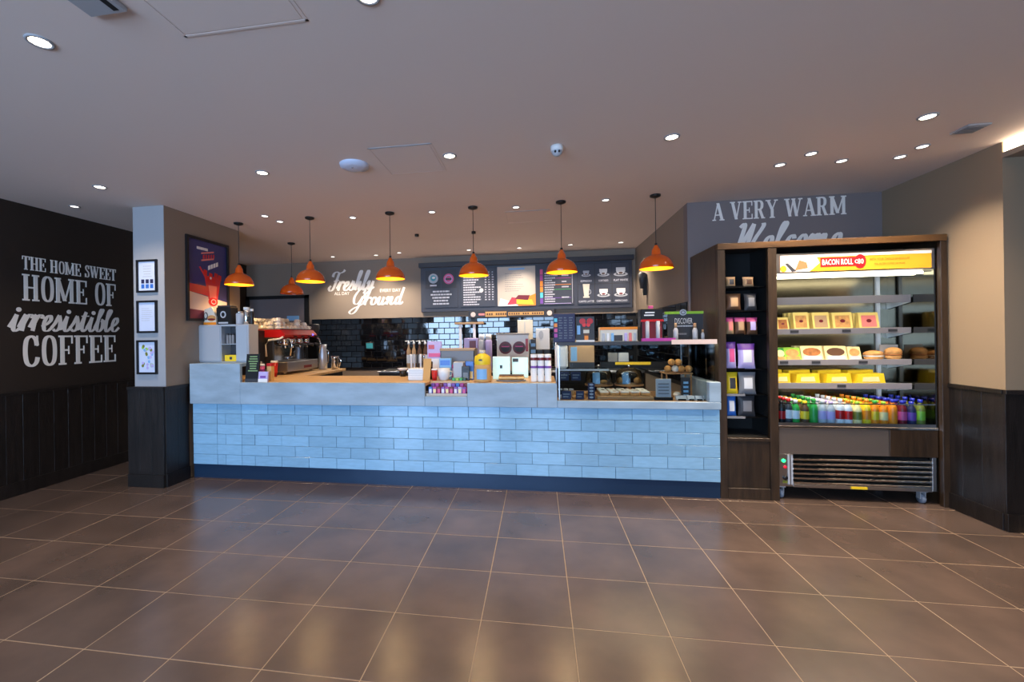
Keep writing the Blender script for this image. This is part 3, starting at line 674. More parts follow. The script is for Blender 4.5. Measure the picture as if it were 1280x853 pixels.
# ================================================================== ESPRESSO MACHINE (fronts the barista side, +X)
ZT = 1.0338
MY0, MY1 = 5.0, 5.8; mx0, mx1 = -3.62, -3.12
t = thing('espresso_machine', 'red and chrome espresso machine with paper cups piled on top', 'coffee machine', ((mx0+mx1)/2, 5.5, ZT))
mz0, mz1, mz2 = ZT+.07, ZT+.42, ZT+.50
zr1 = onY(336, 412.5, MY0).z; zr0 = onY(336, 422, MY0).z
b_ = MB(); b_.box(mx0, mx1-.17, MY0+.02, MY1-.02, mz0, zr0, 'chrome', .01); b_.build('body', t)
h_ = MB(); h_.prism([(mx0, zr0), (mx1-.02, zr0), (mx1, zr0+.03), (mx1-.06, zr1), (mx0, zr1)], MY0, MY1, 'red', 'y'); h_.build('top_housing', t)
bx('cup_rail', mx0+.01, mx1-.07, MY0+.01, MY1-.01, zr1, zr1+.012, 'chrome', t, .003)
bx('drip_tray', mx0+.15, mx1+.02, MY0+.02, MY1-.02, mz0-.035, mz0+.09, 'steel', t, .006)
pl = yz(mx1+.02); pl.text('M32', MY0+.42, mz0-.015, MY0+.6, mz0+.03, 'dark_red') if False else pl.rect(MY0+.40, mz0-.01, MY0+.6, mz0+.025, 'dark_red'); pl.mb.build('badge', t)
for yy in (MY0+.08, MY1-.08):
    for xx in (mx0+.06, mx1-.06): MB().cyl((xx, yy, ZT), .02, mz0-.03-ZT, 'chrome').build('foot', t)
for k in range(4):
    y = MY0+.14+k*.175
    gh = MB(); gh.cyl((mx1-.09, y, zr0-.07), .04, .07, 'chrome', 14); gh.cyl((mx1-.09, y, zr0-.10), .046, .03, 'chrome', 14)
    go = gh.build('group_head', t)
    MB().tube([(mx1-.06, y, zr0-.085), (mx1+.03, y+.01, zr0-.095), (mx1+.10, y+.015, zr0-.11)], [.01, .014, .018], 'black').tube([(mx1-.09, y, zr0-.1), (mx1-.08, y, zr0-.14)], .012, 'chrome').build('portafilter', go)
    MB().lathe((mx1-.0, y+.1, zr0+.0), [(0, 0), (.022, .002), (.022, .012), (0, .014)], 'black', 10).build('dial', t)
for y, s_ in ((MY0+.03, 1), (MY1-.04, 1)):
    MB().tube([(mx1-.04, y, zr0), (mx1+.05, y, zr0-.03), (mx1+.075, y, zr0-.1), (mx1+.05, y, zr0-.23)], .009, 'chrome').build('steam_wand', t)
lab(MB().tube([(mx1-.02, MY0-.005, zr0+.005), (mx1-.06, MY0-.02, zr0-.02), (mx1-.2, MY0-.03, zr0-.035), (mx1-.25, MY0-.03, zr0-.10), (mx1-.235, MY0-.03, zr0-.24)], .013, 'cup_white').build('steam_arm', t), 'thick white steam arm')
lab(MB().ball((mx1+.0, MY1-.12, zr0+.03), .012, 'led_violet', 8).build('indicator', t), 'violet lit indicator')
bx('side_panel', mx0+.02, mx1-.17, MY0, MY0+.02, mz0, zr0, 'dark_grey', t, .004)
bp = bx('back_splash', mx1-.17, mx1-.165, MY0+.03, MY1-.03, mz0+.06, zr0-.02, 'mirror_steel', t)
k = 0
def cup_mesh(mb, x, y, z, r, h, mt='cup_white', n=12):
    mb.lathe((x, y, z), [(r*.55, 0), (r*.62, .004), (r*.95, h*.8), (r, h), (r*.93, h), (r*.6, .01), (0, .008)], mt, n, cap=False); return mb
c0 = None
for j in range(9):
    for i in range(4):
        for lay in range(3):
            if lay and (i > 2 or j in (0, 8)) and random.random() < .5: continue
            if lay == 2 and (j == 8 or random.random() < .35): continue
            x = mx0+.06+i*.108; y = MY0+.05+j*.086; z = zr1+.012+lay*.046
            if c0 is None:
                c0 = thing('coffee_cup', 'white ceramic cup turned upside down among those piled on the espresso machine', 'cup', (0, 0, 0), 'upturned cups on the espresso machine')
                MB().lathe((0, 0, 0), [(.043, 0), (.041, .016), (.030, .042), (.024, .048), (.0, .049)], 'cup_white', 12).build('bowl', c0)
                MB().tube([(.038, 0, .012), (.056, 0, .018), (.054, 0, .034), (.032, 0, .038)], .0045, 'cup_white', 6).build('handle', c0)
                cc = c0
            else: cc = dup(c0, (x, y, z))
            cc['label'] = 'upturned cup on espresso machine, %s layer, %s from near end, %s file' % (['lowest', 'middle', 'top'][lay], ['first', 'second', 'third', 'fourth', 'fifth', 'sixth', 'seventh', 'eighth', 'ninth'][j], ['leftmost', 'inner left', 'inner right', 'rightmost'][i])
            cc.location = (x, y, z); cc.rotation_euler.z = PI/4+random.choice((0, PI))+random.uniform(-.12, .12)
# towel and jug beside
x0, x1, z0, z1 = fit(312, 413, 318.5, 462, 4.75)
t = thing('water_dispenser', 'narrow black machine with green light between cabinet and espresso machine', 'machine', ((x0+x1)/2, 4.85, ZT))
bx('body', x0, x1, 4.8, 4.95, ZT, z1, 'black', t, .006); lab(MB().ball(((x0+x1)/2, 4.8, z1-.06), .014, 'led_green', 8).build('indicator', t), 'green lit indicator')
def stand(name, label, cat, q, Y, mt, th=.02, zbase=ZT, lean=.12, draw=None):
    x0, x1, z0, z1 = fit(*q, Y); z0 = zbase
    t = thing(name, label, cat, ((x0+x1)/2, Y, z0)); H = z1-z0
    MB().prism([(Y, z0), (Y+th, z0), (Y+th+lean*H, z1), (Y+lean*H, z1)], x0, x1, mt, 'x').build('panel', t)
    pl = Pl((x0, Y-.0005, z0), (1, 0, 0), (0, lean, 1)); 
    if draw: draw(pl, x1-x0, H); pl.mb.build('print', t)
    return t
def green_card(pl, W, H): dashes(pl, W*.18, H*.36, W*.92, H*.95, 'chalk_green', 7, .002, True, .5, 11); pl.rect(0, 0, W, H*.12, 'dark_grey', .002)
stand('chalkboard_sign', 'small black board with green writing at counter left', 'sign', (306, 443, 322.3, 478), 4.203, 'black', draw=green_card)
stand('leaflet_holder', 'low purple and white leaflet stand beside the green-lettered board', 'leaflet holder', (322.5, 465, 334, 478), 4.2, 'lavender', draw=lambda pl, W, H: (pl.rect(0, 0, W, H*.3, 'white', .002), pl.rect(W*.2, H*.4, W*.8, H*.6, 'purple', .002)))
def cup(px0, py0, px1, py1, Y, mt, band, label, zb=ZT, lid='white', nm='paper_cup'):
    x0, x1, z0, z1 = fit(px0, py0, px1, py1, Y); r = (x1-x0)/2; x = (x0+x1)/2; h = z1-zb
    t = thing(nm, label, 'cup', (x, Y, zb))
    MB().lathe((x, Y, zb), [(r*.72, 0), (r, h*.9)], mt, 16).build('body', t)
    if band: MB().lathe((x, Y, zb), [(r*.81, h*.25), (r*.96, h*.68)], band, 16, cap=False).build('sleeve', t)
    MB().lathe((x, Y, zb), [(r*1.04, h*.88), (r*1.04, h*.93), (r*.9, h), (0, h)], lid, 16).build('lid', t)
    return t
cup(322, 455, 330.5, 471, 4.32, 'pink', 'magenta', 'pink paper cup with white lid behind the purple leaflet stand', ZT)
cup(339, 451, 347, 474, 4.8, 'red', 'bright_red', 'tall red paper cup near the drip tray')
x0, x1, z0, z1 = fit(333.5, 458, 339, 476, 4.3)
t = thing('small_box', 'narrow orange cardboard box on the counter left', 'box', ((x0+x1)/2, 4.32, ZT)); bx('carton', x0, x1, 4.3, 4.36, ZT, z1, 'kraft', t, .003); bx('lid', x0-.003, x1+.003, 4.297, 4.363, z1, z1+.03, 'red', t, .003)
# grinder, jugs at the far end of the side leg
x0, x1, z0, z1 = fit(384, 405, 397, 452, 5.95)
t = thing('coffee_grinder', 'tall black coffee grinder at the far end of espresso machine', 'grinder', (-3.1, 6.0, ZT))
gx = onY(391, 440, 6.02).x
bx('body', gx-.08, gx+.08, 6.01, 6.07, ZT, z1-.18, 'black_metal', t, .01)
MB().lathe((gx, 5.98+.06, z1-.18), [(.05, 0), (.09, .1), (.09, .16), (.08, .18)], 'dark_grey', 14).build('hopper', t)
MB().tube([(gx+.06, 6.0, ZT+.02), (gx+.1, 5.98, ZT+.1)], .012, 'chrome').build('fork', t)
x0, x1, z0, z1 = fit(396, 428, 411, 456, 5.7)
gx = onY(403.5, 440, 5.93).x
t = thing('milk_jug', 'tall pale steel jug on the side worktop right of the grinder', 'jug', (gx, 5.93, ZT))
MB().lathe((gx, 5.93, ZT), [(.05, 0), (.062, .01), (.058, .2), (.05, .3), (.058, .36)], 'brushed_steel', 16).build('body', t); MB().tube([(gx+.058, 5.93, ZT+.28), (gx+.09, 5.93, ZT+.26), (gx+.09, 5.93, ZT+.12), (gx+.06, 5.93, ZT+.08)], .008, 'chrome').build('handle', t)
gx = min(onY(417, 440, 5.9).x, -2.88)
t = thing('milk_jug', 'short polished round jug, rightmost on the side worktop', 'jug', (gx, 5.95, ZT))
MB().lathe((gx, 5.95, ZT), [(.05, 0), (.062, .02), (.055, .12), (.06, .16), (.065, .19)], 'chrome', 16).build('body', t); MB().tube([(gx+.06, 5.95, ZT+.15), (gx+.09, 5.95, ZT+.12), (gx+.06, 5.95, ZT+.04)], .007, 'chrome').build('handle', t)
gx = onY(370, 400, 7.0).x

# ================================================================== BACK COUNTER ITEMS (z .93)
ZB = .9306
def boxy(nm, label, cat, q, Y, mt, depth=.12, zb=None, bev=.005, parts=()):
    x0, x1, z0, z1 = fit(*q, Y)
    if zb is not None: z0 = zb
    t = thing(nm, label, cat, ((x0+x1)/2, Y, z0)); bx('body', x0, x1, Y, Y+depth, z0, z1, mt, t, bev)
    for p in parts:
        pn, u0, v0, u1, v1, pm = p[:6]; pl = xz(Y); W, H = x1-x0, z1-z0
        if len(p) > 6 and p[6] == 'o': pl.ell(x0+W*(u0+u1)/2, z0+H*(v0+v1)/2, W*(u1-u0)/2, H*(v1-v0)/2, pm, .004)
        elif len(p) > 6: pl.text(p[6], x0+W*u0, z0+H*v0, x0+W*u1, z0+H*v1, pm, .004, .01)
        else: pl.rect(x0+W*u0, z0+H*v0, x0+W*u1, z0+H*v1, pm, .004)
        pl.mb.build(pn, t)
    return t
boxy('wall_screen', 'small teal control screen on the black tiled wall', 'screen', (457, 428, 467, 437), YB-.04, 'black', .025, parts=(('display', .1, .15, .9, .85, 'teal'),))
# syrup bottles
for k, px in enumerate((508.5, 515, 522, 529)):
    x0, x1, z0, z1 = fit(px, 426, px+5.2, 462, 6.95); x = (x0+x1)/2
    t = thing('syrup_bottle', '%s of four syrup bottles with white pumps before the black tiles' % ['leftmost', 'second from left', 'third from left', 'rightmost'][k], 'bottle', (x, 6.95, ZB), 'syrup bottles')
    MB().lathe((x, 6.95, ZB), [(.036, 0), (.036, z1-ZB-.17), (.014, z1-ZB-.1), (.014, z1-ZB-.05)], ['tan', 'tan', 'brown', 'brown'][k], 14).build('bottle_body', t)
    MB().lathe((x, 6.95, z1-.06), [(.02, 0), (.02, .03), (.008, .035), (.008, .06), (.0, .062)], 'white', 10).tube([(x, 6.95, z1-.005), (x-.06, 6.94, z1-.01)], .006, 'white').build('pump', t)
    MB().lathe((x, 6.95, ZB), [(.037, .12), (.037, .26)], 'white', 14, cap=False).build('label', t)
boxy('back_shelf', 'pale wall shelf on two white posts below the menu boards', 'shelf', (568, 403, 604, 405.5), 7.18, 'tan', .15)
for k, px in enumerate((574, 590)):
    pass
sh = [o for o in COL.objects if o.name.startswith('back_shelf')][0]
for px in (574, 591.5):
    x0, x1, z0, z1 = fit(px, 405, px+3.2, 462, 7.2); bx('post', x0, x1, 7.2, 7.24, ZB, z1, 'white', sh, .003)
boxy('storage_box', 'pale box with dark red patch under the wall shelf', 'box', (580, 423, 597, 446), 7.0, 'lavender', .17, ZB, parts=(('patch', .4, .66, .88, .92, 'dark_red'),))
for k, (a, b, m_) in enumerate(((598, 606, 'light_grey'), (606, 615, 'lavender'))):
    x0, x1, z0, z1 = fit(a, 418, b, 446, 6.95); jar((x0+x1)/2, 6.98, ZB, (x1-x0)/2-.002, z1-ZB, m_, 'white', 'clear storage jar behind the yellow pouch, %s' % ['left one', 'right one'][k])
# white coffee boxes with round emblems
t = boxy('cup_box', 'cream carton pair printed with two dark round emblems on back counter', 'box', (621, 419, 661, 446), 6.75+.1, 'cup_white', .3, ZB, parts=())
x0, x1, z0, z1 = fit(621, 419, 661, 446, 6.85)
for u in (.27, .7):
    pl = xz(6.85); cx = x0+(x1-x0)*u; cz = z1-.20; pl.ell(cx, cz, .1, .1, 'dark_red', .004, 20); pl.ell(cx, cz-.01, .07, .06, 'dark_grey', .006, 16); pl.rect(cx-.06, cz+.01, cx+.06, cz+.03, 'pink', .007); pl.mb.build('emblem', t)
pl = xz(6.85); pl.rect(x1-.05, z1-.26, x1-.01, z1-.06, 'red', .004); pl.mb.build('stripe', t)
bx('carton_flap', x0-.01, x1+.005, 6.84, 7.15, z1, z1+.03, 'cream_paper', t, .004)
boxy('paper_bags', 'upright stack of pale paper bags under the menu strip', 'paper bags', (647, 400, 666, 425), 7.27, 'offwhite', .118, parts=(('fold_line', .45, .0, .5, .9, 'light_grey'),))
boxy('wall_dispenser', 'white wall dispenser with grey arc right of the cream carton', 'dispenser', (670, 411, 687, 437), 7.1, 'white', .2, parts=(('arc', .2, .5, .55, .9, 'light_grey', 'o'),))
for k, a in enumerate((671, 680)): boxy('black_tub', 'small black tub below the white dispenser, %s' % ['left', 'right'][k], 'tub', (a, 437, a+7.5, 446), 6.95, 'black', .15, ZB)
boxy('plate_rack', 'dark rack with grey plates beside the cream carton', 'rack', (663, 424, 670, 446), 6.9, 'dark_grey', .15, ZB, parts=(('plate', .1, .55, .9, .66, 'sky'), ('plate', .1, .76, .9, .86, 'sky')))

# ================================================================== FRONT COUNTER ITEMS (z 1.033)
x0, x1, z0, z1 = fit(497, 457, 510, 472, 4.85)
t = thing('black_tub', 'black tub under a white dish left of the napkin block', 'tub', ((x0+x1)/2, 4.86, ZT)); xm = (x0+x1)/2
MB().lathe((xm, 4.86, ZT), [(.035, 0), (.045, .07)], 'black', 16).build('body', t); MB().lathe((xm, 4.86, ZT), [(.045, .07), (.065, .09), (.066, .096), (0, .094)], 'white', 16).build('dish', t)
boxy('napkin_block', 'white block of stacked napkins on the counter left of menus', 'napkins', (510, 461, 529, 477), 4.4, 'white', .14, ZT, parts=tuple(('fold_line', .03, .2+.2*k, .97, .22+.2*k, 'light_grey') for k in range(4)))
x0, x1, z0, z1 = fit(512, 443, 531, 462, 4.82)
t = thing('cutlery_stand', 'clear and silver utensil stand behind the napkin block', 'stand', ((x0+x1)/2, 4.84, ZT))
for k in range(5): xx = x0+.015+k*(x1-x0-.03)/4; MB().lathe((xx, 4.84, ZT), [(.012, 0), (.012, z1-ZT-.03), (.016, z1-ZT), (0, z1-ZT)], ['white', 'light_grey', 'dark_grey', 'white', 'chrome'][k], 10).build('utensil', t)
bx('holder', x0, x1, 4.8, 4.88, ZT, ZT+.06, 'light_grey', t, .004)
t = stand('menu_card', 'tilted brown and cream menu card beside the napkin block', 'menu card', (528, 449, 537, 478), 4.38, 'kraft', .01, lean=.35)
boxy('bottle_carton', 'pink and white carton of bottles behind the red cups', 'carton', (534, 427, 552, 462), 4.9, 'lavender', .03, ZT, parts=(('stripe', .1, .55, .9, .66, 'pink'), ('stripe', .1, .78, .5, .9, 'red'), ('panel', .1, .1, .9, .5, 'white')))
cup(539.5, 461, 547, 478, 4.4, 'red', 'bright_red', 'red paper cup just left of the white mug')
cup(535, 452, 541, 478, 4.55, 'brown', 'black', 'dark brown cup beside the tilted menu card', lid='black')
boxy('blue_carton', 'blue and white carton standing behind the white mug', 'carton', (549, 448, 564, 478), 4.52, 'sky', .05, ZT, parts=(('panel', .1, .66, .9, .9, 'blue'),))
# white mug
x0, x1, z0, z1 = fit(547, 463, 563, 481, 4.43); x = (x0+x1)/2
t = thing('white_mug', 'round white mug at the front counter edge beside the chocolate notch', 'mug', (x, 4.435, ZT))
MB().lathe((x, 4.435, ZT), [(.03, 0), (.045, .01), (.062, .05), (.062, z1-ZT+.02), (.056, z1-ZT+.02), (.05, .05), (0, .02)], 'white', 18, cap=False).build('bowl', t)
MB().tube([(x+.05, 4.435, ZT+.1), (x+.085, 4.435, ZT+.09), (x+.08, 4.435, ZT+.05), (x+.045, 4.435, ZT+.035)], .007, 'white').build('handle', t)
# basket of snacks
x0, x1, z0, z1 = fit(552, 434, 594, 458, 4.72)
t = thing('snack_basket', 'grey metal basket with tan rim holding purple snack packs', 'basket', ((x0+x1)/2, 4.75, ZT))
mb = MB(); Y0, Y1 = 4.66, 4.9
mb.box(x0, x1, Y0, Y0+.008, ZT, z1-.03, 'grey').box(x0, x1, Y1, Y1+.008, ZT, z1-.02, 'grey').box(x0, x0+.008, Y0, Y1, ZT, z1-.02, 'grey').box(x1-.008, x1, Y0, Y1, ZT, z1-.02, 'grey').box(x0, x1, Y0, Y1, ZT, ZT+.01, 'grey').build('tray', t)
MB().box(x0-.006, x1+.006, Y0-.01, Y0+.012, z1-.04, z1-.01, 'tan', .004).build('rim', t)
for k in range(4):
    xx = x0+.06+k*(x1-x0-.12)/3; tag(MB().bag(xx, 4.62, ZT+.005, .085, .14, .03, ['purple', 'magenta', 'purple', 'dark_red'][k], .1, band=[(3, 6, 2, 6, 'lavender')]).build('snack_pack', origin=(xx, 4.62, ZT)), 'purple snack pack before the grey basket, %s' % ['leftmost', 'second from left', 'third from left', 'rightmost'][k], 'snack pack', 'purple snack packs')
boxy('till', 'grey back of the till between white mug and card reader', 'till', (566.5, 453, 579, 478), 4.48, 'light_grey', .12, ZT)
t = boxy('card_reader', 'black card payment terminal beside the grey till', 'card reader', (577, 458, 587, 478), 4.42, 'black', .03, ZT, parts=(('display', .2, .68, .8, .88, 'dark_grey'), ('keypad', .2, .15, .8, .55, 'grey')))
boxy('blue_packet', 'bright blue packet behind the black card terminal', 'packet', (582, 452, 592, 478), 4.5, 'blue', .05, ZT, parts=(('panel', .1, .05, .9, .45, 'pale_yellow'),))
# yellow pouch
x0, x1, z0, z1 = fit(592, 438, 614, 480, 4.28); x = (x0+x1)/2
t = thing('yellow_container', 'tall yellow collection jar with white cap and blue-white label', 'container', (x, 4.3, ZT)); hh = z1-ZT; r = (x1-x0)/2
MB().lathe((x, 4.3, ZT), [(r*.95, 0), (r, .02), (r*.98, hh*.45), (r*.9, hh*.55)], 'kraft', 18).build('base', t)
MB().lathe((x, 4.3, ZT), [(r*.9, hh*.55), (r*.96, hh*.62), (r*.9, hh*.8), (r*.35, hh*.9)], 'yellow', 18, cap=False).build('shoulder', t)
MB().lathe((x, 4.3, ZT), [(r*.36, hh*.88), (r*.34, hh), (0, hh)], 'offwhite', 12).build('cap', t)
MB().add([(x+math.sin(a)*r*1.01, 4.3-math.cos(a)*r*1.01, ZT+hh*v) for v in (.1, .42) for a in [(-.6+.2*k) for k in range(7)]], [(k, k+1, k+8, k+7) for k in range(6)], 'sky', True).build('label', t)
pl = xz(4.3-r*.97); pl.ell(x-.01, ZT+hh*.7, .02, .008, 'dark_grey', .002); pl.mb.build('logo', t)
# till screens
boxy('till_screen', 'pale lit screen, tall one left of the small screen', 'screen', (616, 446, 637.5, 480), 4.55, 'screen_glow', .03, ZT, parts=(('emblem', .42, .48, .56, .62, 'dark_grey'),))
boxy('till_screen', 'small lit screen with dark square right of the tall screen', 'screen', (640, 447, 660, 462), 4.7, 'screen_glow', .03, ZT, parts=(('picture', .05, .78, .4, .95, 'dark_grey'),))
x0, x1, z0, z1 = fit(619, 474, 658, 480, 4.32)
t = thing('cake_tray', 'oval grey tray with an iced loaf on the counter', 'tray', ((x0+x1)/2, 4.36, ZT))
MB().lathe(((x0+x1)/2, 4.36, ZT), [((x1-x0)/2*.9, 0), ((x1-x0)/2, .012), ((x1-x0)/2*.95, .014), (0, .008)], 'grey', 24, X=Matrix.Translation(Vector((0, 4.36, 0))) @ Matrix.Diagonal((1, .55, 1, 1)) @ Matrix.Translation(Vector((0, -4.36, 0)))).build('tray', t)
t = thing('loaf_cake', 'brown loaf cake with pale icing lying on the oval tray', 'cake', ((x0+x1)/2, 4.36, ZT+.012))
bx('sponge', x0+.03, x1-.02, 4.33, 4.40, ZT+.013, ZT+.055, 'bread', t, .012); bx('icing', x0+.035, x1-.025, 4.335, 4.395, ZT+.055, ZT+.066, 'brown', t, .004); bx('filling', x0+.03, x1-.02, 4.328, 4.402, ZT+.03, ZT+.04, 'pale_yellow', t, .003)
# stacks of cups
for k, (a, b) in enumerate(((663, 671.5), (671.5, 680.5), (680.5, 689.5))):
    x0, x1, z0, z1 = fit(a, 443, b, 480, 4.28); x = (x0+x1)/2; r = (x1-x0)/2-.001
    t = thing('cup_stack', 'white paper cup stack with purple bands, %s of three by the glass case' % ['leftmost', 'middle', 'rightmost'][k], 'cups', (x, 4.3, ZT), 'stacks of paper cups')
    pr = []; h = z1-ZT; nn = 12
    for q in range(nn): zq = h*q/nn; pr += [(r*.93, zq), (r, zq+h/nn*.8), (r*.96, zq+h/nn*.95)]
    MB().lathe((x, 4.3, ZT), pr+[(r*.93, h)], 'white', 14).build('cups', t)
    MB().lathe((x, 4.3, ZT), [(r*1.02, h*.5), (r*1.02, h*.58)], 'purple', 14, cap=False).build('band', t)
    MB().lathe((x, 4.3, ZT), [(r*1.02, h*.78), (r*1.02, h*.88)], 'dark_red', 14, cap=False).build('band', t)
# chocolate notch
nz = .9056; rowcols = ['blue', 'magenta', 'dark_red', 'purple', 'magenta', 'dark_red', 'purple', 'lavender', 'purple']
dx = (NX1-NX0-.04)/9
for row in range(2):
    for k in range(9):
        x = NX0+.02+dx*(k+.5); y = 4.21+row*.11; cc = rowcols[k] if row == 0 else rowcols[(k+3) % 9]
        o = MB(); o.box(x-dx*.44, x+dx*.44, y, y+.022, nz, nz+.085+row*.025, cc, .004); o.box(x-dx*.3, x+dx*.3, y-.002, y, nz+.025, nz+.065, ['white', 'pale_yellow', 'pink'][k % 3], 0)
        tag(o.build('chocolate_bar', origin=(x, y, nz)), '%s chocolate bar, %s in the %s row of the counter notch' % (cc.replace('_', ' '), ['first', 'second', 'third', 'fourth', 'fifth', 'sixth', 'seventh', 'eighth', 'ninth'][k], ['front', 'back'][row]), 'chocolate bar', 'chocolate bars in the counter notch')
bx('price_rail', NX0+.005, NX1-.005, 4.18, 4.2, nz, nz+.022, 'cream_paper', ct, .002)
x0, x1, z0, z1 = fit(565, 474, 583, 481, 4.39)
t = thing('mint_packets', 'row of green packets on the counter edge above the notch', 'packets', ((x0+x1)/2, 4.39, ZT))
for k in range(4): bx('packet', x0+k*(x1-x0)/4+.002, x0+(k+1)*(x1-x0)/4-.002, 4.375, 4.405, ZT, ZT+.03, ['green', 'lime', 'green', 'dark_green'][k], t, .004)

# ================================================================== GLASS DISPLAY CASE
DX0, DX1, DY0, DY1 = .185, 1.585, 4.2, 4.9
ZD, ZG = .8728, 1.42
dc = thing('glass_display_case', 'glass pastry display case on the right part of the counter', 'display case', ((DX0+DX1)/2, 4.55, ZD))
bx('front_glass', DX0+.01, 1.495, DY0, DY0+.006, ZD, ZG-.015, 'case_glass', dc)
bx('top_glass', DX0, DX1, DY0, DY1, ZG-.014, ZG-.004, 'grey', dc)
bx('top_trim', DX0, 1.2, DY0-.008, DY0, ZG-.032, ZG+.0, 'dark_grey', dc); lab(bx('top_trim', 1.2, DX1, DY0-.01, DY0, ZG-.03, ZG+.012, 'poster_cream', dc), 'pale pink trim strip')
for x, y in ((DX0+.002, DY0), (1.486, DY1-.02), (DX1-.012, DY1-.02), (DX0+.002, DY1-.02)): bx('post', x, x+.012, y, y+.012, ZD if x < 1.49 else 1.051, ZG-.014, 'steel', dc)
bx('side_glass', DX1-.02, DX1-.014, DY0+.01, DY1-.022, 1.051, ZG-.015, 'case_glass', dc)
bx('mid_shelf', DX0+.015, .66, DY0+.08, 4.59, 1.148, 1.156, 'glass', dc); bx('mid_shelf_edge', DX0+.015, .66, DY0+.07, DY0+.08, 1.143, 1.16, 'light_grey', dc)
bx('back_panel', DX0+.015, .655, DY1-.008, DY1-.002, .95, 1.15, 'matt_black', dc)
# on mid shelf
lab(MB().tube([(DX0+.05, DY0+.02, ZG-.022), (1.47, DY0+.02, ZG-.022)], .007, 'case_fill_glow', 8).build('light_tube', dc), 'added fill tube hidden under the top glass')  # fill tubes added to brighten the case goods, tucked behind the trim
lab(MB().tube([(DX0+.05, DY1-.3, ZG-.022), (1.47, DY1-.3, ZG-.022)], .007, 'case_fill_glow', 8).build('light_tube', dc), 'added fill tube hidden under the top glass')
zm = 1.157
boxy('white_bag', 'crumpled white bag on the glass case middle shelf', 'bag', (694, 431, 710, 458), 4.4, 'white', .1, zm, .02)
boxy('bread_bin', 'brown and steel bin on the case middle shelf', 'bin', (712, 431, 743, 457), 4.42, 'tan', .15, zm, .006, parts=(('handle', .05, .3, .3, .9, 'sky'), ('base_strip', 0, 0, 1, .25, 'dark_grey')))
ZTOP = ZG-.0032
# goods on top of the case
t = boxy('menu_block', 'dark blue board with small printed columns on top of the glass case', 'board', (692, 392, 719, 427), 4.3, 'navy', .03, ZTOP, parts=())
x0, x1, z0, z1 = fit(692, 392, 719, 427, 4.3); pl = xz(4.3)
for c in range(3): dashes(pl, x0+.05+c*(x1-x0-.06)/3, ZTOP+.03, x0+.05+(c+.8)*(x1-x0-.06)/3, z1-.03, 'menu_line', 9, .002, False, .5, c)
for k, m_ in enumerate(('magenta', 'pink', 'orange', 'cyan')): pl.rect(x0+.005, ZTOP+.05+k*.05, x0+.035, ZTOP+.085+k*.05, m_, .003)
pl.mb.build('print', t)
x0, x1, z0, z1 = fit(720, 396, 743, 427, 4.35)
t = thing('festive_poster', 'dark poster of a cream-topped drink with red bow on the glass case', 'poster', ((x0+x1)/2, 4.35, ZTOP)); bx('board', x0, x1, 4.35, 4.36, ZTOP, z1, 'dark_grey', t)
pl = xz(4.35); cx = (x0+x1)/2+.01; H = z1-ZTOP
pl.poly([(cx-.02, ZTOP+.02), (cx+.02, ZTOP+.02), (cx+.03, ZTOP+H*.55), (cx-.03, ZTOP+H*.55)], 'brown', .002); pl.rect(cx-.028, ZTOP+H*.35, cx+.028, ZTOP+H*.48, 'offwhite', .003); pl.rect(cx-.018, ZTOP+.02, cx+.018, ZTOP+H*.25, 'orange', .003)
for s_ in (-1, 1): pl.ell(cx+s_*.035, ZTOP+H*.82, .03, .028, 'red', .004); pl.ell(cx+s_*.02, ZTOP+H*.68, .018, .02, 'bright_red', .003)
pl.rect(x0+.01, ZTOP+H*.3, x0+.04, ZTOP+H*.65, 'sky', .002); pl.rect(x0, ZTOP, x1, ZTOP+.02, 'white', .002); pl.mb.build('print', t)
t = boxy('tea_caddy', 'white and orange caddy of sachets on top of the glass case', 'caddy', (750, 409, 797, 428), 4.35, 'offwhite', .12, ZTOP, parts=(('stripe', 0, .82, 1, 1, 'orange'), ('gap', .36, .05, .6, .45, 'dark_grey')))
x0, x1, z0, z1 = fit(750, 409, 797, 428, 4.35)
for k in range(8):
    if k in (3, 4): continue
    xx = x0+.02+k*(x1-x0-.06)/7; bx('sachet', xx, xx+.026, 4.338, 4.35, ZTOP+.004, ZTOP+(z1-ZTOP)*.6, ['light_grey', 'white', 'sky', 'white', 'grey', 'lavender', 'poster_pink', 'light_grey'][k], t, .003)
t = boxy('cup_display', 'black promotional stand holding two clear tubes between red bands', 'stand', (801, 386, 829, 427), 4.3, 'black', .12, ZTOP, parts=(('lettering', .15, .78, .6, .82, 'white'), ('lettering', .2, .86, .62, .9, 'white'), ('window', .06, .1, .94, .62, 'dark_red')))
x0, x1, z0, z1 = fit(801, 386, 829, 427, 4.3)
for xx in (x0+(x1-x0)*.28, x0+(x1-x0)*.75):
    MB().lathe((xx, 4.29, ZTOP), [(.018, .0), (.018, (z1-ZTOP)*.62)], 'light_grey', 12).build('tube', t)
bx('shelf_edge', x0, x1, 4.285, 4.3, ZTOP+(z1-ZTOP)*.6, ZTOP+(z1-ZTOP)*.67, 'red', t); bx('base_strip', x0, x1+.1, 4.27, 4.3, ZTOP, ZTOP+.03, 'magenta', t)
bx('top_tab', (x0+x1)/2-.02, (x0+x1)/2+.025, 4.34, 4.36, z1, z1+.03, 'pink', t, .004)
x0, x1, z0, z1 = fit(831, 385, 879, 421, 4.5)
t = thing('discover_sign', 'dark DISCOVER sign with green top bar on the glass case', 'sign', ((x0+x1)/2, 4.5, ZTOP)); bx('board', x0+.03, x1, 4.5, 4.52, ZTOP, z1-.06, 'dark_grey', t)
bx('top_bar', x0, x1, 4.49, 4.51, z1-.06, z1-.035, 'lime', t); pl = xz(4.488); W = x1-x0
pl.ell(x0+W*.47, z1-.045, .032, .03, 'light_grey', .003); pl.ring(x0+W*.47, z1-.045, .018, .016, .006, 'dark_grey', .004); pl.mb.build('emblem', t)
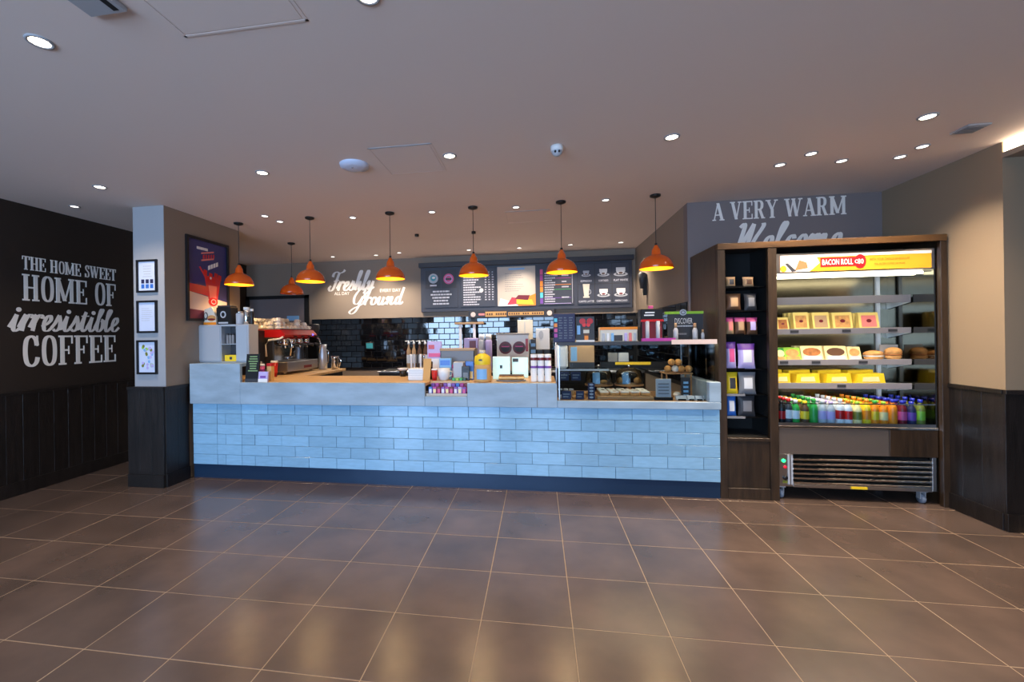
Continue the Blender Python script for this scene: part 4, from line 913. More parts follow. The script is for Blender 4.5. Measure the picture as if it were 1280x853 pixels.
pl = xz(4.5); pl.text('DISCOVER', x0+W*.26, z1-.155, x0+W*.72, z1-.10, 'white_print', .004, .0); dashes(pl, x0+W*.25, z1-.19, x0+W*.74, z1-.165, 'light_grey', 1, .003, seed=2); dashes(pl, x0+W*.3, ZTOP+.05, x0+W*.7, ZTOP+.08, 'grey', 1, .003, seed=3); pl.mb.build('lettering', t)
for k, (a, b, c, lb) in enumerate(((842, 848, 404, 'left small glass bottle with orange top before the DISCOVER sign'), (866, 872.5, 404, 'right small glass bottle with orange top before the DISCOVER sign'), (877, 881, 412, 'tiny pale bottle at the right end of case top'))):
    x0, x1, z0, z1 = fit(a, c, b, 424, 4.35); x = (x0+x1)/2; r = (x1-x0)/2; t = thing('small_bottle', lb, 'bottle', (x, 4.36, ZTOP)); h = z1-ZTOP
    MB().lathe((x, 4.36, ZTOP), [(r, 0), (r, h*.6), (r*.5, h*.75)], 'light_grey', 12).build('body', t); MB().lathe((x, 4.36, ZTOP), [(r*.55, h*.74), (r*.55, h), (0, h)], 'tan', 10).build('cap', t)
# inside: deck goods
Zk = ZD+.0004
def dome(q, Y, lb, extra):
    x0, x1, z0, z1 = fit(*q, Y); x = (x0+x1)/2; r = (x1-x0)/2; zb = z0
    st_ = thing('cake_stand', lb.replace('glass dome', 'wooden stand under the glass dome'), 'cake stand', (x, Y, Zk))
    MB().lathe((x, Y, Zk), [(.05, 0), (.05, .01), (.02, .02), (.02, zb-Zk-.015)], 'board_wood', 16).build('stem', st_)
    MB().lathe((x, Y, Zk), [(r*1.05, zb-Zk-.015), (r*1.08, zb-Zk), (0, zb-Zk)], 'board_wood', 24).build('plate', st_)
    d = thing('glass_dome', lb, 'dome', (x, Y, zb)); h = z1-zb
    MB().lathe((x, Y, zb), [(r, .001), (r, h*.45), (r*.88, h*.68), (r*.5, h*.8), (.012, h*.83)], 'dome_glass', 28, cap=False).build('cover', d)
    MB().lathe((x, Y, zb), [(.012, h*.82), (.008, h*.88), (.018, h*.94), (.012, h), (0, h)], 'chrome', 12).build('knob', d)
    extra(x, Y, zb, r, h)
def ex1(x, Y, z, r, h):
    boxy('blue_carton', 'small blue carton inside the left glass dome', 'carton', (741, 466, 750, 480), Y-.04, 'sky', .03, z+.001)
    tag(MB().ball((x+.05, Y, z+.022), .035, 'bread', 12, (1.1, 1, .6), lump=.04).build('bread_roll', origin=(x+.05, Y, z)), 'bread roll inside the left glass dome', 'roll')
def ex2(x, Y, z, r, h):
    for k, dx_ in enumerate((-.082, .085)): tag(MB().ball((x+dx_, Y-.01*k, z+.035), .04, 'bread', 12, (1, 1, .85), lump=.04).build('bread_roll', origin=(x+dx_, Y, z)), 'golden bread roll inside the right glass dome, %s' % ['left', 'right'][k], 'roll')
    boxy('blue_carton', 'small blue carton inside the right glass dome', 'carton', (778, 466, 786, 478), Y-.04, 'sky', .03, z+.001)
dome((732, 456, 765, 480), 4.735, 'left glass dome with round knob in the case', ex1)
dome((769, 456, 803, 480), 4.735, 'right glass dome with round knob in the case', ex2)
# paper tags and jars on the left of the deck
k = 0
for (q, Y) in (((699, 465, 711, 476), 4.6), ((714, 465, 726, 476), 4.6), ((702, 489, 714, 500), 4.24), ((720, 489, 730, 500), 4.24)):
    boxy('price_card', 'small dark price card, %s in the left of the case' % ['upper left one', 'upper right one', 'lower left one', 'lower right one'][k], 'price card', q, Y, 'navy', .01, 1.157 if Y > 5 else (Zk if Y < 4.3 else None), .002, parts=(('writing', .15, .55, .85, .7, 'grey'), ('writing', .15, .25, .7, .4, 'grey')))
    k += 1
for k, (a, m_) in enumerate(((697, 'black'), (704, 'grey'), (711, 'tan'))):
    x0, x1, z0, z1 = fit(a, 478, a+7, 490, 4.34); jar((x0+x1)/2, 4.38, Zk, (x1-x0)/2, .085, m_, 'light_grey', '%s small jar in the left corner of the case' % m_)
for k, a in enumerate((699, 715, 726)):
    x0, x1, z0, z1 = fit(a, 494, a+7, 501, 4.28); tag(MB().ball(((x0+x1)/2, 4.30, Zk+.02), .026, ['icing', 'bread', 'bread'][k], 10, (1, 1, .75), lump=.05).build('bun', origin=((x0+x1)/2, 4.3, Zk)), '%s bun at the front left of the case' % ['white iced', 'first golden', 'second golden'][k], 'bun')
for k in range(3):
    x = onY(722+k*7, 484, 4.5).x; tag(MB().ball((x, 4.48, Zk+.024), .036, 'bread', 12, (.85, 1.2, .65), lump=.05).build('croissant', origin=(x, 4.48, Zk)), 'golden pastry behind the dark card, %s of three' % ['left', 'middle', 'right'][k], 'pastry')
t = boxy('patterned_card', 'dark card with white pattern left of the iced slices', 'card', (735, 479, 743.5, 501), 4.24, 'navy', .012, Zk, .002, parts=tuple(('motif', .2, .08+.19*k, .8, .2+.19*k, 'light_grey', 'o') for k in range(5)))
# iced tray
x0, x1, z0, z1 = fit(746, 481, 817, 500, 4.26)
t = thing('serving_board', 'wooden serving board at the case centre', 'board', ((x0+x1)/2, 4.4, Zk)); bx('board', x0, x1, 4.24, 4.56, Zk, Zk+.035, 'board_wood', t, .006); 
cnt = 0
for r in range(3):
    for c in range(5):
        xx = x0+.03+c*(x1-x0-.05)/5; yy = 4.26+r*.095; ww = (x1-x0-.05)/5-.008
        o = MB(); o.box(xx, xx+ww, yy, yy+.085, Zk+.036, Zk+.062, 'bread', .006); o.box(xx+.002, xx+ww-.002, yy+.002, yy+.083, Zk+.062, Zk+.072+random.uniform(0, .006), 'icing', .005)
        if (c+r) % 2: o.ball((xx+ww/2, yy+.03, Zk+.074), .014, 'crust' if c % 2 else 'brown', 8, (1.4, 1, .4))
        tag(o.build('iced_slice', origin=(xx, yy, Zk+.036)), 'white iced cake slice, %s in the %s row on the serving board' % (['first', 'second', 'third', 'fourth', 'fifth'][c], ['front', 'middle', 'back'][r]), 'cake slice', 'iced slices on the serving board')
t = boxy('price_sign', 'pale printed price sign on a black base at the case front', 'sign', (820, 474, 839, 497), 4.25, 'light_grey', .02, Zk+.02, .003, parts=tuple(('writing', .15, .2+.17*k, .85, .26+.17*k, 'grey') for k in range(4)))
x0, x1, z0, z1 = fit(818, 494, 841, 501, 4.24); bx('base', x0, x1, 4.235, 4.29, Zk, Zk+.028, 'black', t, .003)
x0, x1, z0, z1 = fit(852, 472, 863, 492, 4.35); boxy('patterned_card', 'tall dark card with white marks right of the price sign', 'card', (852, 472, 863, 492), 4.35, 'dark_grey', .03, Zk, .003, parts=tuple(('motif', .2, .1+.2*k, .75, .2+.2*k, 'sky') for k in range(4)))
for k, (a, b) in enumerate(((845, 858), (859, 868), (869, 878), (879, 887))):
    x0, x1, _, _ = fit(a, 494, b, 500, 4.26); x1 = min(x1, 1.495)
    t = thing('price_card', 'little pale tented card at the front right, %s of four' % ['first', 'second', 'third', 'fourth'][k], 'price card', ((x0+x1)/2, 4.27, Zk), 'tented cards')
    MB().prism([(4.24, Zk), (4.31, Zk), (4.29, Zk+.04), (4.27, Zk+.04)], x0, x1, 'light_grey', 'x').build('card', t); bx('foot', x0+.01, x1-.01, 4.234, 4.24, Zk, Zk+.014, 'black', t)
# bread stack on the right inside: stand with rolls
st_ = thing('bread_stand', 'wooden stand carrying golden rolls at the case right', 'stand', (onY(843, 470, 4.6).x, 4.6, Zk))
xa = onY(828, 470, 4.6).x; xb = min(onY(862, 470, 4.6).x, 1.49); zs_ = onY(843, 466, 4.55).z
bx('top_shelf', xa, xb, 4.5, 4.7, zs_-.012, zs_, 'board_wood', st_, .003)
for xx in (xa+.01, xb-.02):
    for yy in (4.51, 4.68): bx('leg', xx, xx+.012, yy, yy+.012, Zk, zs_-.012, 'board_wood', st_)
for k, (px, py, lift) in enumerate(((834, 461, 0), (843, 461, 0), (850.5, 461, 0), (860, 461, 0), (838.5, 453, 1), (847, 451, 1))):
    x = onY(px, py, 4.58).x; z = zs_+.037+lift*.065; tag(MB().ball((x, 4.56, z), .043, 'bread' if k != 1 else 'icing', 12, (.76, 1.1, .78), lump=.01).build('bread_roll', origin=(x, 4.56, z-.037)), ('%s roll on the wooden bread stand' % ['leftmost golden', 'second, floury', 'third golden', 'rightmost golden', 'upper left golden', 'upper right golden'][k]), 'roll')
for k, px in enumerate((842, 853)):
    x = onY(px, 476, 4.55).x; tag(MB().ball((x, 4.45, Zk+.027), .035, 'icing' if k == 0 else 'bread', 12, (1, 1, .75), lump=.03).build('bun', origin=(x, 4.45, Zk)), '%s bun below the bread stand' % ['cream-topped', 'golden'][k], 'bun')
x0, x1, z0, z1 = fit(769, 455, 813, 458.5, 4.85); tag(bx('yellow_strip_sign', x0, x1, 4.838, 4.849, 1.16, 1.188, 'yellow', origin=((x0+x1)/2, 4.85, 1.16)), 'long yellow strip label across the back of the case', 'label')
bx('label_rail', .66, 1.484, 4.85, 4.865, 1.12, 1.19, 'black', dc)
for k, (a, b, m_) in enumerate(((760, 772, 'grey'), (773, 786, 'light_grey'))): boxy('metal_tin', '%s tin behind the case' % ['darker grey', 'pale grey'][k], 'tin', (a, 441, b, 454), 4.852, m_, .02, 1.1908)
boxy('dark_canister', 'reddish dark canister behind the case left of centre', 'canister', (745, 446, 757, 460), 4.86, 'dark_red', .04, ZT+.0) if False else None

# ================================================================== MENU BOARDS
YM = 7.33
x0, x1, z0, z1 = fit(527, 331, 790, 391, YM)
zt_ = 2.745; zb_ = 1.91; x0, x1 = -2.0, 1.512
mbd = thing('menu_board_panel', 'long dark wall mounted menu board with five panels', 'menu board', ((x0+x1)/2, YM, zb_))
bx('backing', x0, x1, YM, YB, zb_, zt_, 'menu_board', mbd, .004)
bx('top_rail', x0-.02, x1+.02, YM-.06, YM+.01, zt_-.07, zt_+.01, 'menu_board_dark', mbd, .004)
def cols(a, b): return onY(a, 350, YM).x+.01, onY(b, 350, YM).x-.01
pan = [(530, 573), (575, 620), (621, 670), (672, 718), (721, 788)]
ps = []
for k, (a, b) in enumerate(pan):
    u0, u1 = cols(a, b); ps.append((u0, u1))
    o = bx('panel', u0, u1, YM-.012, YM, zb_+.07, zt_-.1, 'menu_board' if k != 2 else 'cream_paper', mbd, .003)
    if k == 4: o.data.materials[0] = M['menu_board_dark']
za, zb2 = zb_+.07, zt_-.1; HH = zb2-za; YP = YM-.012
# 1: two round marks and lines of writing
u0, u1 = ps[0]; W = u1-u0; pl = xz(YP)
pl.rect(u0+.02, za+HH*.5, u0+W*.49, zb2-.02, 'menu_board_dark', .002); pl.rect(u0+W*.51, za+HH*.5, u1-.02, zb2-.02, 'menu_board_dark', .002)
pl.ell(u0+W*.27, za+HH*.76, .085, .085, 'light_grey', .004, 24); pl.ell(u0+W*.27, za+HH*.77, .05, .05, 'teal', .005, 16); pl.ell(u0+W*.28, za+HH*.78, .03, .02, 'white', .006, 12)
pl.rect(u0+W*.17, za+HH*.56, u0+W*.37, za+HH*.6, 'menu_text', .004)
pl.ell(u0+W*.73, za+HH*.74, .09, .09, 'pink', .004, 24); pl.ring(u0+W*.73, za+HH*.74, .06, .06, .012, 'lavender', .005); pl.rect(u0+W*.62, za+HH*.71, u0+W*.84, za+HH*.76, 'dark_grey', .006)
dashes(pl, u0+W*.1, za+HH*.06, u1-W*.1, za+HH*.46, 'menu_text', 5, .004, True, .5, 21); pl.mb.build('print', mbd)
# 2: price list
u0, u1 = ps[1]; W = u1-u0; pl = xz(YP); dashes(pl, u0+W*.08, za+.02, u0+W*.62, zb2-.06, 'menu_text', 14, .003, False, .5, 22)
for c in (.7, .8, .9): dashes(pl, u0+W*c, za+HH*.15, u0+W*(c+.06), zb2-.06, 'menu_text', 12, .003, False, .45, 23+int(c*10))
pl.ell(u0+W*.6, za+HH*.42, .032, .032, 'white', .005); pl.mb.build('print', mbd)
# 3: pale sheet with sandwich picture
u0, u1 = ps[2]; W = u1-u0; pl = xz(YP); dashes(pl, u0+W*.2, za+HH*.36, u1-W*.3, zb2-.1, 'grey', 9, .002, False, .22, 24); pl.rect(u0+W*.3, zb2-.06, u0+W*.72, zb2-.03, 'sky', .002)
pl.poly([(u0+W*.55, za), (u1, za), (u1, za+HH*.3), (u0+W*.5, za+HH*.12)], 'orange', .002); pl.poly([(u0+W*.02, za), (u0+W*.55, za), (u0+W*.4, za+HH*.1), (u0+W*.08, za+HH*.2)], 'white', .003)
pl.poly([(u0+W*.25, za+.02), (u0+W*.5, za+.03), (u0+W*.52, za+HH*.2), (u0+W*.38, za+HH*.22)], 'poster_red', .004); pl.poly([(u0+W*.45, za+HH*.17), (u0+W*.8, za+HH*.14), (u0+W*.85, za+HH*.26), (u0+W*.55, za+HH*.27)], 'dark_red', .005); pl.poly([(u0+W*.5, za+HH*.05), (u0+W*.95, za+HH*.03), (u0+W*.9, za+HH*.15), (u0+W*.5, za+HH*.17)], 'yellow', .004); pl.mb.build('print', mbd)
# 4: coloured price list
u0, u1 = ps[3]; W = u1-u0; pl = xz(YP)
for k, m_ in enumerate(('purple', 'cyan', 'orange', 'orange', 'magenta', 'pink')): pl.rect(u0+W*.05, za+HH*(.04+.145*k), u0+W*.13, za+HH*(.17+.145*k), m_, .003)
for k, (m_, v) in enumerate((('purple', .17), ('green', .38), ('orange', .5), ('magenta', .66), ('lavender', .03))): pl.rect(u0+W*.16, za+HH*v, u1-W*.08, za+HH*v+.008, m_, .003)
dashes(pl, u0+W*.18, za+.04, u0+W*.55, zb2-.12, 'menu_text', 13, .004, False, .5, 25)
for v in (.16, .42, .55, .7, .78): dashes(pl, u0+W*.66, za+HH*v, u0+W*.9, za+HH*(v+.05), 'menu_text', 1, .004, False, .6, 26+int(v*10))
pl.rect(u1-W*.05, za+.03, u1-W*.04, zb2-.15, 'menu_text', .003); pl.mb.build('print', mbd)
# 5: six cups
u0, u1 = ps[4]; W = (u1-u0)
names = [['ESPRESSO', 'CORTADO', 'FLAT WHITE'], ['CAFFE LATTE', 'CAPPUCCINO', 'AMERICANO']]
for r in range(2):
    for c in range(3):
        pl = xz(YP); a0 = u0+W*(.01+.33*c); a1 = u0+W*(.325+.33*c); b1 = zb2-HH*.5*r-.01; b0 = b1-HH*.5+.01; pl.rect(a0, b0, a1, b1, 'menu_board', .002)
        cx = (a0+a1)/2; zc_ = b0+.14
        if r == 1 and c == 0:
            pl.poly([(cx-.035, zc_-.01), (cx+.035, zc_-.01), (cx+.055, zc_+.19), (cx-.055, zc_+.19)], 'offwhite', .004); pl.ring(cx+.05, zc_+.06, .022, .035, .008, 'light_grey', .004); pl.rect(cx-.05, zc_-.035, cx+.05, zc_-.012, 'offwhite', .004)
        else:
            s_ = [.75, .95, 1.1][c] if r == 0 else [0, 1, 1.05][c]
            pl.ell(cx, zc_, .1*s_, .03*s_, 'light_grey', .003); pl.ell(cx, zc_+.004, .07*s_, .016*s_, 'menu_board_dark', .004)
            pl.poly([(cx-.035*s_, zc_), (cx+.035*s_, zc_), (cx+.065*s_, zc_+.05), (cx+.065*s_, zc_+.1*s_), (cx-.065*s_, zc_+.1*s_), (cx-.065*s_, zc_+.05)], 'white' if not (r == 0 and c == 0) else 'light_grey', .005)
            pl.ell(cx, zc_+.02, .03*s_, .014*s_, 'dark_red' if r else 'brown', .006)
        wn_ = .011*len(names[r][c]); pl.text(names[r][c], cx-wn_, b0+.03, cx+wn_, b0+.062, 'menu_text', .004, .02); pl.mb.build('cup_picture', mbd)
# strip sign under the boards
x0, x1, z0, z1 = fit(586, 388, 693, 402, YM-.03)
t = thing('strip_sign', 'narrow dark hanging strip sign with kraft panels and round ends below the menu boards', 'sign', ((x0+x1)/2, YM-.05, 1.79)); z0, z1 = 1.79, 1.905
bx('board', x0, x1, YM-.05, YM-.03, z0, z1, 'menu_board_dark', t, .003); pl = xz(YM-.05); W = x1-x0
for u in (.055, .945): pl.ell(x0+W*u, (z0+z1)/2, .042, .042, 'poster_cream', .003)
pl.rect(x0+W*.12, z0+.04, x0+W*.19, z1-.04, 'poster_pink', .003); pl.rect(x0+W*.2, z0+.015, x0+W*.45, z1-.015, 'kraft', .003); pl.rect(x0+W*.47, z0+.03, x0+W*.88, z1-.03, 'kraft', .003)
pl.mb.build('panels', t); pl = xz(YM-.05)
for k in range(9): a_ = x0+W*(.215+.027*k); pl.rect(a_, z0+.04, a_+W*.018, z1-.04, 'brown', .005) if k not in (3,) else None
for k in range(15): a_ = x0+W*(.48+.0265*k); pl.rect(a_, z0+.042, a_+W*.016, z1-.042, 'brown', .005) if k not in (5, 9) else None
pl.mb.build('lettering', t)

# wall lamp on the side wall
wlx = XN
t = thing('wall_lamp', 'small dark wall lamp on the side wall behind rightmost pendant', 'lamp', (XN, 6.9, 2.2))
p = onX(808, 347, XN)
MB().lathe((XN-.06, p.y, p.z-.02), [(.03, -.14), (.05, 0), (.055, .08), (.02, .1), (0, .1)], 'dark_grey', 14).build('shade', t); bx('bracket', XN-.05, XN, p.y-.02, p.y+.02, p.z-.26, p.z+.05, 'black', t, .004)

# ================================================================== WOODEN CASE + SNACK BAY
WX0, WX1, WY0, WY1 = 1.60, 3.385, 4.2, 4.905
sur = thing('wooden_surround', 'dark wooden surround around snack bay and open chiller', 'cabinet', ((WX0+WX1)/2, 4.5, 0))
ZH = 2.29; xs1, xs2 = 2.015, 2.085
bx('side_panel', WX0, WX0+.03, WY0+.04, WY1, 0, ZH, 'brown_wood', sur, .003)
bx('stile', WX0, 1.665, WY0, WY0+.04, 0, ZH-.055, 'brown_wood', sur, .003)
bx('stile', xs1, xs2, WY0, WY0+.04, 0, ZH-.055, 'brown_wood', sur, .003)
bx('stile', 3.335, WX1, WY0, WY0+.04, 0, ZH-.055, 'brown_wood', sur, .003)
bx('header', WX0, WX1, WY0-.004, WY0+.04, ZH-.055, ZH, 'header_wood', sur, .003)
bx('top_panel', WX0+.03, WX1, WY0+.04, WY1, ZH-.03, ZH-.002, 'brown_wood', sur)
bx('divider', xs2-.03, xs2, WY0+.04, WY1, 0, ZH-.03, 'matt_black', sur); bx('side_panel', 3.36, WX1, WY0+.04, WY1, 0, ZH-.03, 'brown_wood', sur)
zb0 = onY(930, 548, 4.2).z
bx('lower_panel', 1.665, xs1, WY0+.012, WY0+.03, .1, zb0-.03, 'brown_wood', sur, .003); bx('rail', 1.665, xs1, WY0, WY0+.04, zb0-.03, zb0, 'brown_wood', sur, .003); bx('rail', 1.665, xs1, WY0, WY0+.04, 0, .1, 'brown_wood', sur, .003)
bx('bay_back', WX0+.03, xs2-.03, 4.62, 4.64, zb0, ZH-.03, 'matt_black', sur); bx('bay_side', WX0+.03, WX0+.05, WY0+.04, 4.62, zb0, ZH-.03, 'matt_black', sur); bx('bay_floor', WX0+.05, xs2-.03, WY0+.04, 4.62, zb0-.02, zb0, 'matt_black', sur)
rows = [358, 388, 418, 461, 493, 521]; zrow = []
for y in rows:
    z = onY(930, y+.5, 4.3).z; zrow.append(z); bx('shelf', WX0+.05, xs2-.03, 4.29, 4.62, z-.008, z, 'black_metal', sur); 
def pack(q, Y, z, mt, bandm, lb, depth=.05, grp='snack packs in the wooden bay', top=None):
    x0, x1, z0, z1 = fit(*q, Y); b = [(2, 6, 2, 6, bandm)]
    if top: b = [(6, 8, 0, 8, top)]+b
    o = MB().bag((x0+x1)/2, Y+.03, z+.001, x1-x0, z1-z, depth, mt, .05, band=b).build('snack_pack', origin=((x0+x1)/2, Y+.03, z)); return tag(o, lb, 'snack pack', grp)
bay = [((909, 346, 921, 359), 0, 'tan', 'dark_grey', 'small tan pack with dark spot, left on the top bay shelf'), ((930, 346, 944, 359), 0, 'tan', 'brown', 'small tan pack with dark spot, right on the top bay shelf'),
       ((909, 367, 928, 389), 1, 'brown', 'tan', 'brown nut pack, left on the second bay shelf'), ((932, 367, 948, 389), 1, 'dark_grey', 'grey', 'dark pack, right on the second bay shelf'),
       ((909, 397, 919, 419), 2, 'tan', 'poster_pink', 'narrow nut pack with pink top, left on the third bay shelf'), ((920, 397, 934, 419), 2, 'brown', 'tan', 'nut pack with pink top, middle of the third bay shelf'), ((935, 397, 949, 419), 2, 'brown', 'lavender', 'nut pack with pink top, right on the third bay shelf'),
       ((909, 428, 922, 462), 3, 'lavender', 'pink', 'large purple and white crisp bag, left on the fourth shelf'), ((924, 430, 946, 462), 3, 'lavender', 'white', 'large purple and white crisp bag, right on the fourth shelf'),
       ((909, 466, 924, 493), 4, 'yellow', 'dark_grey', 'yellow snack bag on the fifth bay shelf'), ((925, 466, 947, 493), 4, 'grey', 'white', 'grey and white snack bag on the fifth bay shelf'),
       ((909, 495, 922, 521), 5, 'blue', 'white', 'blue and white snack bag on the lowest bay shelf'), ((924, 495, 946, 521), 5, 'dark_grey', 'grey', 'dark grey snack bag on the lowest bay shelf')]
for q, r, m_, b_m, lb in bay: pack(q, 4.31, zrow[r], m_, b_m, lb, .06, top='pink' if r == 2 else ('purple' if r == 3 else None))
for q, r, m_, b_m, lb in bay[2:]: pack((q[0]+1, q[1]+1.5, q[2]-1, q[3]), 4.42, zrow[r], m_, b_m, lb.replace(', left on', ', behind the left one on').replace(', right on', ', behind the right one on').replace(', middle of', ', behind the middle one of').replace(' bag on the', ' bag behind its twin on the'), .06)
for k, z in enumerate(zrow): bx('price_strip', WX0+.06, 1.85, 4.283, 4.29, z-.012, z+.008, 'grey' if k > 3 else 'black_metal', sur)

# ================================================================== CHILLER
FX0, FX1, FY0, FY1 = 2.095, 3.33, 4.245, 4.88
ch = thing('open_chiller', 'tall open front chiller of polished steel with lit shelves on castors', 'chiller', ((FX0+FX1)/2, 4.5, 0))
zt = 2.185; zs = onY(1050, 340, FY0).z
bx('header_box', FX0, FX1, FY0, FY1, zs, zt, 'steel', ch, .004)
# header sign (backlit)
hd = [o for o in ch.children if o.name.startswith('header_box')][0]
a0, a1, b0, b1 = FX0+.04, FX1-.03, zs+.012, zt-.02; pl = xz(FY0); pl.rect(a0, b0, a1, b1, 'sign_yellow', .004); W, H = a1-a0, b1-b0
pl.poly([(a0, b0), (a0+W*.2, b0), (a0+W*.27, b0+H*.5), (a0+W*.24, b1), (a0, b1)], 'sign_white', .005); pl.poly([(a0+W*.1, b0+H*.08), (a0+W*.19, b0+H*.2), (a0+W*.18, b0+H*.55), (a0+W*.13, b0+H*.7)], 'sign_meat', .006); pl.poly([(a0+W*.03, b0+H*.5), (a0+W*.05, b0+H*.55), (a0+W*.11, b0+H*.05), (a0+W*.08, b0)], 'dark_grey', .006)
pl.ell(a0+W*.02, b0+H*.2, .025, .03, 'sign_yellow', .007)
pl.rect(a0, b1-H*.16, a1, b1, 'sign_white', .006)
pl.rect(a0+W*.275, b0+H*.24, a0+W*.51, b0+H*.78, 'sign_red', .006); pl.ell(a0+W*.54, b0+H*.5, .045, H*.42, 'sign_red', .0065, 20)
pl.mb.build('sign_face', hd); pl = xz(FY0)
pl.text('BACON ROLL', a0+W*.285, b0+H*.34, a0+W*.49, b0+H*.68, 'sign_white', .009, .012); pl.text('30', a0+W*.525, b0+H*.35, a0+W*.56, b0+H*.65, 'sign_white', .009, .005); pl.ring(a0+W*.515, b0+H*.5, .012, .014, .005, 'sign_white', .009)
pl.text('WITH YOUR CHOICE OF REGULAR', a0+W*.60, b0+H*.52, a0+W*.86, b0+H*.66, 'sign_brown', .008); pl.text('TEA, FILTER COFFEE OR MORE', a0+W*.63, b0+H*.24, a0+W*.83, b0+H*.37, 'sign_brown', .008)
pl.mb.build('sign_lettering', hd)
zbm = onY(1070, 534, FY0).z      # rim under the basket
bx('side_panel', FX0, FX0+.012, FY0, FY1, .12, zs, 'side_steel', ch); bx('side_panel', FX1-.012, FX1, FY0, FY1, .12, zs, 'side_steel', ch)
bx('back_panel', FX0+.012, FX1-.012, FY1-.14, FY1, zbm-.1, zs, 'back_steel', ch)
bx('tray_floor', FX0+.012, FX1-.012, FY0+.02, FY1-.14, zbm-.01, zbm+.015, 'steel', ch)
bx('rim', FX0-.004, FX1+.004, FY0-.008, FY0+.02, zbm-.02, zbm+.002, 'chrome', ch, .004)
zg1 = onY(1070, 506, FY0).z
bx('front_guard', FX0+.012, FX1-.012, FY0+.002, FY0+.008, zbm, zg1, 'glass', ch); bx('guard_rail', FX0+.012, FX1-.012, FY0, FY0+.012, zg1, zg1+.008, 'chrome', ch)
bx('guard_strip', FX0+.012, FX1-.012, FY0-.002, FY0+.008, zbm, zbm+.03, 'steel', ch)
# base: polished panel, dark service panel, louvres
zl1 = onY(1070, 570, FY0).z; zl0 = .115
bx('base_panel', FX0, 2.97, FY0, FY0+.02, zl1, zbm-.02, 'panel_steel', ch, .003); lab(bx('base_panel', 2.97, FX1, FY0-.006, FY0+.02, zl1, zbm-.02, 'brown_wood', ch, .003), 'dark wood-look service panel')
bx('base_box', FX0+.01, FX1-.01, FY0+.06, FY1, .11, zbm-.02, 'black_metal', ch)
bx('end_stile', FX0, FX0+.125, FY0, FY0+.03, zl0, zl1, 'steel', ch, .003); bx('end_stile', FX1-.04, FX1, FY0, FY0+.03, zl0, zl1, 'steel', ch, .003)
nl = 6
for k in range(nl):
    z = zl0+.03+(zl1-zl0-.04)*k/nl; hh = (zl1-zl0-.04)/nl
    MB().prism([(FY0+.002, z), (FY0+.006, z-.004), (FY0+.055, z+hh*.75), (FY0+.05, z+hh*.82)], FX0+.125, FX1-.04, 'steel', 'x').box(FX0+.125, FX1-.04, FY0, FY0+.006, z-.004, z+.014, 'chrome', .003).build('louvre', ch)
bx('bottom_rail', FX0+.125, FX1-.04, FY0, FY0+.03, zl0-.005, zl0+.024, 'steel', ch, .003)
pl = xz(FY0-.001); cx = FX0+.045
MB().lathe((0, 0, 0), [(.016, 0), (.016, .006), (.01, .01), (0, .01)], 'led_green', 12, X=Matrix.Translation((cx, FY0, zl1-.06)) @ Matrix.Rotation(PI/2, 4, 'X')).build('green_button', ch)
MB().lathe((0, 0, 0), [(.013, 0), (.013, .006), (0, .008)], 'led_red', 12, X=Matrix.Translation((cx+.012, FY0, zl1-.115)) @ Matrix.Rotation(PI/2, 4, 'X')).build('red_button', ch)
MB().lathe((0, 0, 0), [(.02, 0), (.018, .015), (0, .016)], 'black', 12, X=Matrix.Translation((cx+.01, FY0, zl1-.21)) @ Matrix.Rotation(PI/2, 4, 'X')).build('knob', ch)
pl.rect(cx-.01, zl0+.03, cx+.03, zl0+.055, 'olive'); pl.rect(FX0+.575, zl0, FX0+.70, zl0+.02, 'yellow', .006); pl.mb.build('sticker', ch)
bx('vent_comb', FX0+.078, FX0+.092, FY0-.006, FY0, zl0+.02, zl1-.01, 'light_grey', ch); bx('vent_comb', FX0+.105, FX0+.118, FY0-.004, FY0, zl0+.02, zl1-.01, 'light_grey', ch)
for x in (FX0+.04, FX1-.09):
    for y in (FY0+.05, FY1-.1):
        c_ = MB(); c_.lathe((0, 0, 0), [(.0, -.014), (.036, -.014), (.04, -.008), (.04, .008), (.036, .014), (0, .014)], 'rubber', 18, X=Matrix.Translation((x, y, .04)) @ Matrix.Rotation(PI/2, 4, 'Y')); c_.box(x-.022, x-.016, y-.02, y+.02, .04, .11, 'brushed_steel'); c_.box(x+.016, x+.022, y-.02, y+.02, .04, .11, 'brushed_steel'); c_.box(x-.03, x+.03, y-.03, y+.03, .1, .112, 'brushed_steel')
        c_.build('castor', ch)
# shelves
YS = 4.47; YBK = FY1-.142
sh_px = [(370.5, 380), (410.5, 417.5), (449.5, 456.5), (479, 486.5)]; zsh = []
for k, (a, b) in enumerate(sh_px):
    z1_ = onY(1050, a, YS).z; z0_ = onY(1050, b, YS).z; zf = (z1_+z0_)/2+.012; zsh.append(zf+.0006)
    s_ = bx('shelf', FX0+.02, FX1-.02, YS, YBK, zf-.016, zf, 'brushed_steel', ch); bx('shelf_front', FX0+.02, FX1-.02, YS-.006, YS, z0_, z1_, 'shelf_grey', s_, .002)
    MB().prism([(YS, z0_), (YBK, z0_-.05), (YBK, zf-.016), (YS, zf-.016)], FX1-.025, FX1-.02, 'brushed_steel', 'x').build('bracket', s_); MB().prism([(YS, z0_), (YBK, z0_-.05), (YBK, zf-.016), (YS, zf-.016)], FX0+.02, FX0+.025, 'brushed_steel', 'x').build('bracket', s_)
    for px in ([], [993, 1058, 1116], [980, 1020, 1079], [1052])[k]:
        p = onY(px, (a+b)/2, YS-.007); bx('ticket', p.x-.035, p.x+.035, YS-.01, YS-.006, (z0_+z1_)/2-.012, (z0_+z1_)/2+.012, 'dark_grey', s_)
for x in (FX0+.1, FX1-.12): bx('upright', x, x+.03, YBK-.02, YBK, zbm, zs, 'white', ch)
